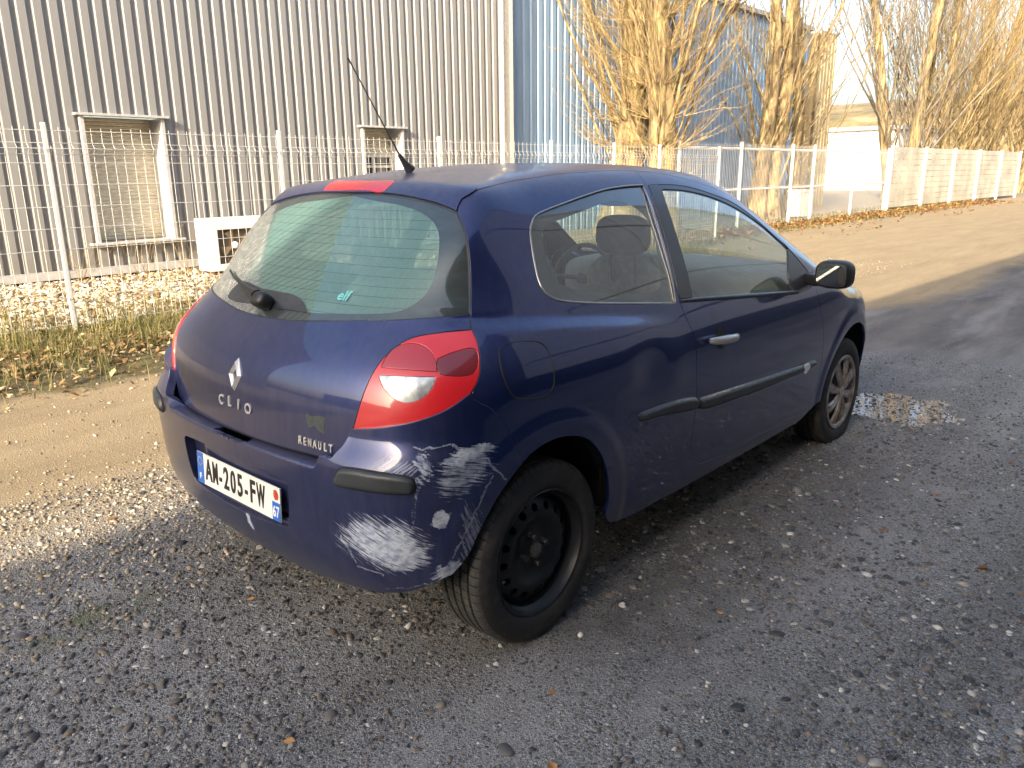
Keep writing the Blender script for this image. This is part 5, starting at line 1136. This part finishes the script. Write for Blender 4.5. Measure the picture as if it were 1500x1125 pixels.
# ---- badges on the tailgate: letters laid on the surface one by one
def badge(word, yc, zc, size, width, spread=0., bold=.0012, slant=0., sx=1.):
    n=len(word); 
    for i,ch in enumerate(word):
        u=(i/(n-1)-.5) if n>1 else 0; y=yc-u*width; z=zc+slant*u-spread*(.25-u*u)*4+spread
        p=onpt(y=y,z=z,frm='rear'); nn=Vector(grad(p[None])[0]); xa=Vector((0,0,1)).cross(nn).normalized(); ya=nn.cross(xa)
        Mx=Matrix(((xa.x,ya.x,nn.x,p[0]+nn.x*.002),(xa.y,ya.y,nn.y,p[1]+nn.y*.002),(xa.z,ya.z,nn.z,p[2]+nn.z*.002),(0,0,0,1)))
        text('letter',ch,size,Mx,M_chrome,tailgate,depth=.0022,bold=bold,sx=sx*(.8 if ch in 'NU' else 1))
badge('CLIO',0,.766,.046,.165,-.004,bold=.0008); badge('RENAULT',-.400,.712,.033,.122,0.,bold=.0009,slant=-.004,sx=.74)
# lozenge: hollow rhombus, folded
p=onpt(y=0,z=.856,frm='rear'); nn=Vector(grad(p[None])[0]); lz=MB(); w,h,w2,h2=.034,.052,.015,.026
def LP(y,z,d): q=onpt(y=y,z=.856+z,frm='rear'); return Vector(q)+nn*d
o4=[(0,h),(-w,0),(0,-h),(w,0)]; i4=[(0,h2),(-w2,0),(0,-h2),(w2,0)]; m4=[(0,(h+h2)/2),(-(w+w2)/2,0),(0,-(h+h2)/2),((w+w2)/2,0)]
V=[LP(*q,.001) for q in o4]+[LP(*q,.011) for q in m4]+[LP(*q,.001) for q in i4]
lz.add(V,[(i,(i+1)%4,4+(i+1)%4,4+i) for i in range(4)]+[(4+i,4+(i+1)%4,8+(i+1)%4,8+i) for i in range(4)]); lz.build('emblem',M_chrome,tailgate)
# stickers
pts=[onpt(y=-.37+a,z=.775+b,frm='rear') for a,b in((.035,.025),(.012,.018),(-.02,.024),(-.042,.02),(-.036,-.004),(-.04,-.024),(-.018,-.02),(.0,-.008),(.022,-.018),(.03,-.005))]
pts=[p+np.array((-.0,-.025,0)) for p in pts]
panel('sticker_residue',loop(.008,np.array(pts+pts[:1])),(-1,0,.1),simple('glue_residue',(.035,.045,.045),.6,var=.4,scale=60),tailgate,off=.0006,gap=0,flange=0,res=.01)
p=onpt(y=-.31,z=1.112,frm='rear'); nn=Vector(grad(p[None])[0]); xa=Vector((0,0,1)).cross(nn).normalized(); ya=nn.cross(xa)
text('sticker','elf',.05,Matrix(((xa.x,ya.x,nn.x,p[0]-nn.x*.002),(xa.y,ya.y,nn.y,p[1]-nn.y*.002),(xa.z,ya.z,nn.z,p[2]-nn.z*.002),(0,0,0,1))),simple('sticker_blue',(.14,.45,.46),.5),tailgate,depth=.0002,bold=.001)

# ---- roof, windscreen, bonnet, front
ext=np.array([onpt(x=a,y=-b,frm='top') for a,b in((.909,.51),(1.1,.522),(1.3,.535),(1.42,.545))]); hdr=np.array([onpt(x=a,y=-b,frm='top') for a,b in((1.42,.545),(1.47,.35),(1.49,.15),(1.495,0))])
wsr=np.array([onpt(x=a,y=-b,frm='top') for a,b in((1.42,.545),(1.7,.62),(2.0,.69),(2.22,.735))]); cow=np.array([onpt(x=a,y=-b,frm='top') for a,b in((2.22,.735),(2.36,.45),(2.42,.2),(2.43,0))])
panel('roof',closed(z0(loop(.03,rsm,t['ditch'],ext,hdr))),(0,0,1),M_paint,car,res=.03)
panel('windscreen',closed(z0(loop(.03,rev(hdr),wsr,cow))),(.5,0,1),M_glass,car,off=-.003,res=.04,flange=.003)
top=np.array([onpt(x=a,y=-b,frm='top') for a,b in((2.035,.795),(2.3,.765),(2.6,.735),(2.9,.67),(3.02,.63))]); hf=np.array([onpt(x=3.15,y=-.55,frm='top'),onpt(x=3.27,y=-.3,frm='top'),onpt(x=3.30,y=0,frm='top')])
panel('bonnet',closed(z0(loop(.03,rev(cow),np.vstack([cow[0:1],top[:1]]),top,np.vstack([top[-1:],hf])))),(.25,0,1),M_paint,car,res=.04)
fb=[hf[2],hf[1],hf[0],onpt(y=-.42,z=.70,frm='front'),onpt(y=-.50,z=.60,frm='front'),onpt(x=3.10,z=.60),onpt(x=2.9,z=.52),onpt(x=2.94,z=.42),onpt(x=2.94,z=.30),onpt(y=-.6,z=.22,frm='front'),onpt(y=-.3,z=.2,frm='front'),onpt(y=0,z=.2,frm='front')]
fb=np.array(fb); fb[0,1]=0; fb[-1,1]=0
panel('front_bumper',loop(.03,fb),(1,-1,.15),M_bump if 0 else M_paint,car,res=.04,mirror='both',skip0=True)
# ---- aerial
an=MB(); an.tube([(.215,0,1.476),(.185,0,1.505),(.165,0,1.53)],[.020,.010,.007],10); an.build('aerial_base',M_black,car,True)
an=MB(); a0=Vector((.165,0,1.53)); a1=Vector((-.035,0,1.835)); an.tube([a0.lerp(a1,k/8) for k in range(9)],[.0036,.003,.0028,.0026,.0026,.0024,.0024,.0024,.0032],6); an.build('aerial_rod',M_black,car,True)
# ---- under body + liners
ub=MB(); ub.box((1.3,0,.30),(3.0,1.30,.12)); ub.box((1.3,0,.40),(1.9,1.56,.16)); ub.box((-.30,0,.36),(.36,1.1,.18)); ub.build('underbody',M_dark,car,bevel=.02)
def liner(cx,R,mr):
    mb=MB(); n=20; V=[];s=1 if mr else -1
    for (yy) in (.40,.77):
        for k in range(n+1):
            a=R_(8)+R_(160)*k/n; V.append((cx+R*math.cos(a),s*yy,.34+R*math.sin(a)))
    mb.add(V,[(k,k+1,n+2+k,n+1+k) for k in range(n)]+[tuple(range(n+1))]); mb.build('wheel_liner',M_dark,car,True)
for mr in(False,True): liner(0,.362,mr); liner(2.585,.372,mr)
mb=MB(); mb.tube([(-.20,-.35,.27),(-.47,-.38,.26)],.022,10); mb.build('exhaust_pipe',M_steel,car,True)

# ---- wheels
def tyre(parent,R,ri,w,y0,flat=0.):
    prof=[(ri-.004,-w*.36),(ri+.006,-w*.44),(ri+.025,-w*.485),(ri+.045,-w*.50),(ri+.065,-w*.487),(R-.016,-w*.455),(R-.005,-w*.41)]
    tr=[(-.40,0),(-.40,0)]
    g=[.25,.085]
    pos=[(R-.001,-w*.37)]
    for gc in (-.27,-.09,.09,.27):
        c=gc*w; hw=.0042
        pos+=[(R+.0,c-hw-.001),(R-.007,c-hw+.0006),(R-.007,c+hw-.0006),(R,c+hw+.001)]
    full=prof+pos+[(R-.001,w*.37)]+[(a,-b) for a,b in reversed(prof)]
    mb=MB(); mb.lathe(full,96); mb.f=[f[::-1] for f in mb.f]
    o=mb.build('tyre',M_tyre,parent,True)
    me=o.data
    if flat:
        for v in me.vertices:
            if v.co.z<-flat:
                d=-flat-v.co.z; v.co.z=-flat+.0005; v.co.y*=1+d*2.2
            elif v.co.z<-flat+.09:
                v.co.y*=1+.10*(1-(v.co.z+flat)/.09)
    return o
def disc(name,parent,R,holes,prof,n_res,mat,y_sign):
    """flat disc with round holes, dished by prof(r)"""
    out=[Vector((R*math.cos(a),R*math.sin(a))) for a in np.linspace(0,2*math.pi,97)[:-1]]; E=[(i,(i+1)%96) for i in range(96)]; V=out[:]; HL=[]
    for (hx,hy,hr) in holes:
        s=len(V); k=16; V+=[Vector((hx+hr*math.cos(a),hy+hr*math.sin(a))) for a in np.linspace(0,2*math.pi,k+1)[:-1]]; E+=[(s+i,s+(i+1)%k) for i in range(k)]; HL.append((hx,hy,hr))
    for rr in np.arange(.008,R-.004,n_res):
        k=max(6,int(2*math.pi*rr/n_res/1.2))
        for a in np.linspace(0,2*math.pi,k+1)[:-1]:
            x,y=rr*math.cos(a),rr*math.sin(a)
            if all(math.hypot(x-h[0],y-h[1])>h[2]+.003 for h in HL): V.append(Vector((x,y)))
    r=geometry.delaunay_2d_cdt(V,E,[],0,1e-7); UV=np.array([tuple(v) for v in r[0]]); Fc=[f for f in r[2] if len(f)==3 and all(np.hypot(UV[list(f)].mean(0)[0]-h[0],UV[list(f)].mean(0)[1]-h[1])>h[2]*.95 for h in HL)]
    P=[(u[0],prof(math.hypot(*u)),u[1]) for u in UV]
    # hole walls
    nb=len(P); 
    me=bpy.data.meshes.new(name); bm=bmesh.new(); vs=[bm.verts.new(p) for p in P]
    for f in Fc:
        try: bm.faces.new([vs[i] for i in f])
        except ValueError: pass
    be=[e for e in bm.edges if e.is_boundary]; ex=bmesh.ops.extrude_edge_only(bm,edges=be); 
    for v in [g for g in ex['geom'] if isinstance(g,bmesh.types.BMVert)]: v.co.y+=.012
    for v in [v for v in bm.verts if not v.link_faces]: bm.verts.remove(v)
    bmesh.ops.recalc_face_normals(bm,faces=bm.faces); bm.to_mesh(me); bm.free()
    o=link(name,me,mat,parent,True)
    try: me.set_sharp_from_angle(angle=R_(40))
    except Exception: pass
    return o
def steel_wheel(loc,flip=False):
    w=empty('wheel',loc,parent=car); w.rotation_euler=(0,0,math.pi if flip else 0)
    tyre(w,.299,.200,.182,0,.2965)
    # outer face is towards -y
    rim=MB(); rim.lathe([(.2085,-.078),(.2095,-.082),(.2065,-.085),(.203,-.083),(.198,-.070),(.192,-.062),(.186,-.055),(.184,-.02),(.17,-.01),(.168,.03)],72); rim.build('rim',M_steel,w,True)
    def pr(r):
        pts=[(0,-.050),(.034,-.050),(.045,-.040),(.070,-.036),(.095,-.046),(.118,-.060),(.135,-.058),(.165,-.044),(.186,-.030)]
        return float(np.interp(r,[a for a,_ in pts],[b for _,b in pts]))
    hs=[(.147*math.cos(R_(a)),.147*math.sin(R_(a)),.0128) for a in np.arange(0,360,22.5)+.5]
    disc('wheel_disc',w,.186,hs,pr,.010,M_steel,1)
    cp=MB(); cp.lathe([(.0001,-.066),(.018,-.066),(.024,-.062),(.026,-.048)],28); cp.build('hub_cap',simple('rusty_cap',(.10,.095,.09),.6,.6,var=.5,scale=60),w,True)
    for k in range(4):
        a=R_(12+90*k); c=Vector((.050*math.cos(a),0,.050*math.sin(a))); bmh=MB(); bmh.lathe([(.0035,-.050),(.0045,-.062),(.0085,-.062),(.0095,-.058),(.0095,-.040),(.012,-.038),(.012,-.034)],6,Matrix.Translation(c)); bmh.build('wheel_bolt',M_bolt,w)
    b=MB(); b.lathe([(.13,.02),(.13,.05)],24); b.lathe([(.0001,.02),(.13,.02)],24); b.build('brake_drum',M_dark,w,True)
    mb=MB(); mb.tube([(-.07,-.07,.175),(-.075,-.088,.180)],.004,6); mb.build('valve',M_black,w)
    return w
M_bolt=simple('bolt_rust',(.12,.11,.10),.55,.7,var=.5,scale=90)
def cover_wheel(loc,flip=False,flat=0.,rot=0.):
    w=empty('wheel',loc,parent=car); w.rotation_euler=(0,0,math.pi if flip else 0)
    tyre(w,.299,.200,.182,0,flat)
    rim=MB(); rim.lathe([(.2065,-.080),(.2075,-.086),(.203,-.090),(.196,-.088),(.190,-.080),(.186,-.06),(.184,.03)],72); rim.build('rim',M_cover,w,True)
    b=MB(); b.lathe([(.0001,-.035),(.185,-.035)],40); b.build('wheel_disc',M_steel,w,True)
    sp=MB()
    for k in range(8):
        a0=R_(22+45*k+rot); n=8; V=[]
        for i in range(n+1):
            u=i/n; r=.028+.165*u; hw=.016+.020*u**1.3; sw=R_(8)*math.sin(u*math.pi)*.6; dep=-.088+.010*u*u-.006*math.sin(u*3.14)
            ca,sa=math.cos(a0+sw),math.sin(a0+sw)
            for (q,dd) in((-1,.012),(-.72,0),(-.12,-.0),(0,-.003),(.12,0),(.72,0),(1,.012)):
                V.append((r*ca-q*hw*sa,dep+dd,r*sa+q*hw*ca))
        sp.add(V,[(i*7+j,i*7+j+1,(i+1)*7+j+1,(i+1)*7+j) for i in range(n) for j in range(6)])
    sp.lathe([(.0001,-.096),(.020,-.096),(.030,-.092),(.040,-.080)],32); sp.lathe([(.183,-.080),(.19,-.087),(.199,-.087)],64)
    o=sp.build('wheel_cover',M_cover,w,True)
    em=MB(); em.add([(0,-.0985,.016),(-.010,-.0985,0),(0,-.0985,-.016),(.010,-.0985,0)],[(0,1,2,3)]); em.build('cover_emblem',M_chrome,w)
    return w
steel_wheel((0,-.722,.298)); cover_wheel((0,.722,.298),True)
cover_wheel((2.575,-.722,.272),False,.270); cover_wheel((2.575,.722,.298),True,0)

# ---- interior
def seat(x,y,w,zb,h,name='seat',lean=18):
    s=empty(name,(x,y,0),parent=car)
    sup_mesh('seat_cushion',rounded(.50,w,.17,4),(.22,0,zb),M_seat,s)
    R=Matrix.Rotation(R_(-lean),3,'Y'); sup_mesh('seat_back',rounded(.15,w,h,4),Vector((0,0,zb+h/2)),M_seat,s,rot=R)
    return s
def headrest(s,y,z,x=-.14):
    sup_mesh('headrest',rounded(.09,.26,.17,3),Vector((x,y,z)),M_trim,s)
    mb=MB(); 
    for q in(-.06,.06): mb.tube([(x+.02,y+q,z-.20),(x,y+q,z-.05)],.006,6)
    mb.build('headrest_post',M_black,s,True)
for y in(-.36,.36):
    s=seat(1.22,y,.50,.47,.66,'front_seat',16); headrest(s,0,1.205,-.16)
s=seat(.42,0,1.22,.50,.60,'rear_seat',22)
for y in(-.34,.34): headrest(s,y,1.12,-.13)
mb=MB(); mb.box((-.02,0,.93),(.50,1.12,.03)); mb.build('parcel_shelf',M_trim,car,bevel=.01)
mb=MB(); mb.box((1.0,0,.32),(2.6,1.42,.05)); mb.box((-.2,0,.50),(.4,1.1,.05)); mb.build('floor_pan',M_dark,car)
sup_mesh('dashboard',rounded(.55,1.36,.30,4),(2.12,0,.86),M_trim,car)
mb=MB(); n=28; mb.tube([(1.72+.06*math.sin(2*math.pi*k/n),.36+.185*math.cos(2*math.pi*k/n),.90+.175*math.sin(2*math.pi*k/n)) for k in range(n+1)],.014,8,False); mb.tube([(1.72,.36,.90),(1.95,.36,.85)],.03,8); mb.tube([(1.72,.19,.90),(1.72,.53,.90)],.014,6); mb.build('steering_wheel',M_black,car,True)
sup_mesh('rear_view_mirror',rounded(.03,.22,.06,3),(1.52,0,1.33),M_black,car)
dtrim=[onpt(x=a,z=b) for a,b in((.82,.97),(.90,.36),(1.9,.33),(2.05,.60),(1.95,.88))]
qtrim=[onpt(x=a,z=b) for a,b in((.02,1.08),(.02,.76),(.38,.73),(.47,.36),(.78,.36),(.77,.97),(.45,1.0),(.2,1.03))]
for mr in(False,True):
    panel('door_lining',loop(.03,np.array(dtrim+dtrim[:1])),(0,-1,.1),M_trim,car,off=-.07,flange=.0,res=.05,mirror=mr)
    panel('side_lining',loop(.03,np.array(qtrim+qtrim[:1])),(0,-1,.1),M_trim,car,off=-.07,flange=.0,res=.05,mirror=mr)
panel('headliner',closed(z0(loop(.04,rsm+[.06,0,0],t['ditch'],ext,hdr))),(0,0,1),simple('headliner_grey',(.35,.36,.33),.95),car,off=-.035,res=.06,flange=.02)
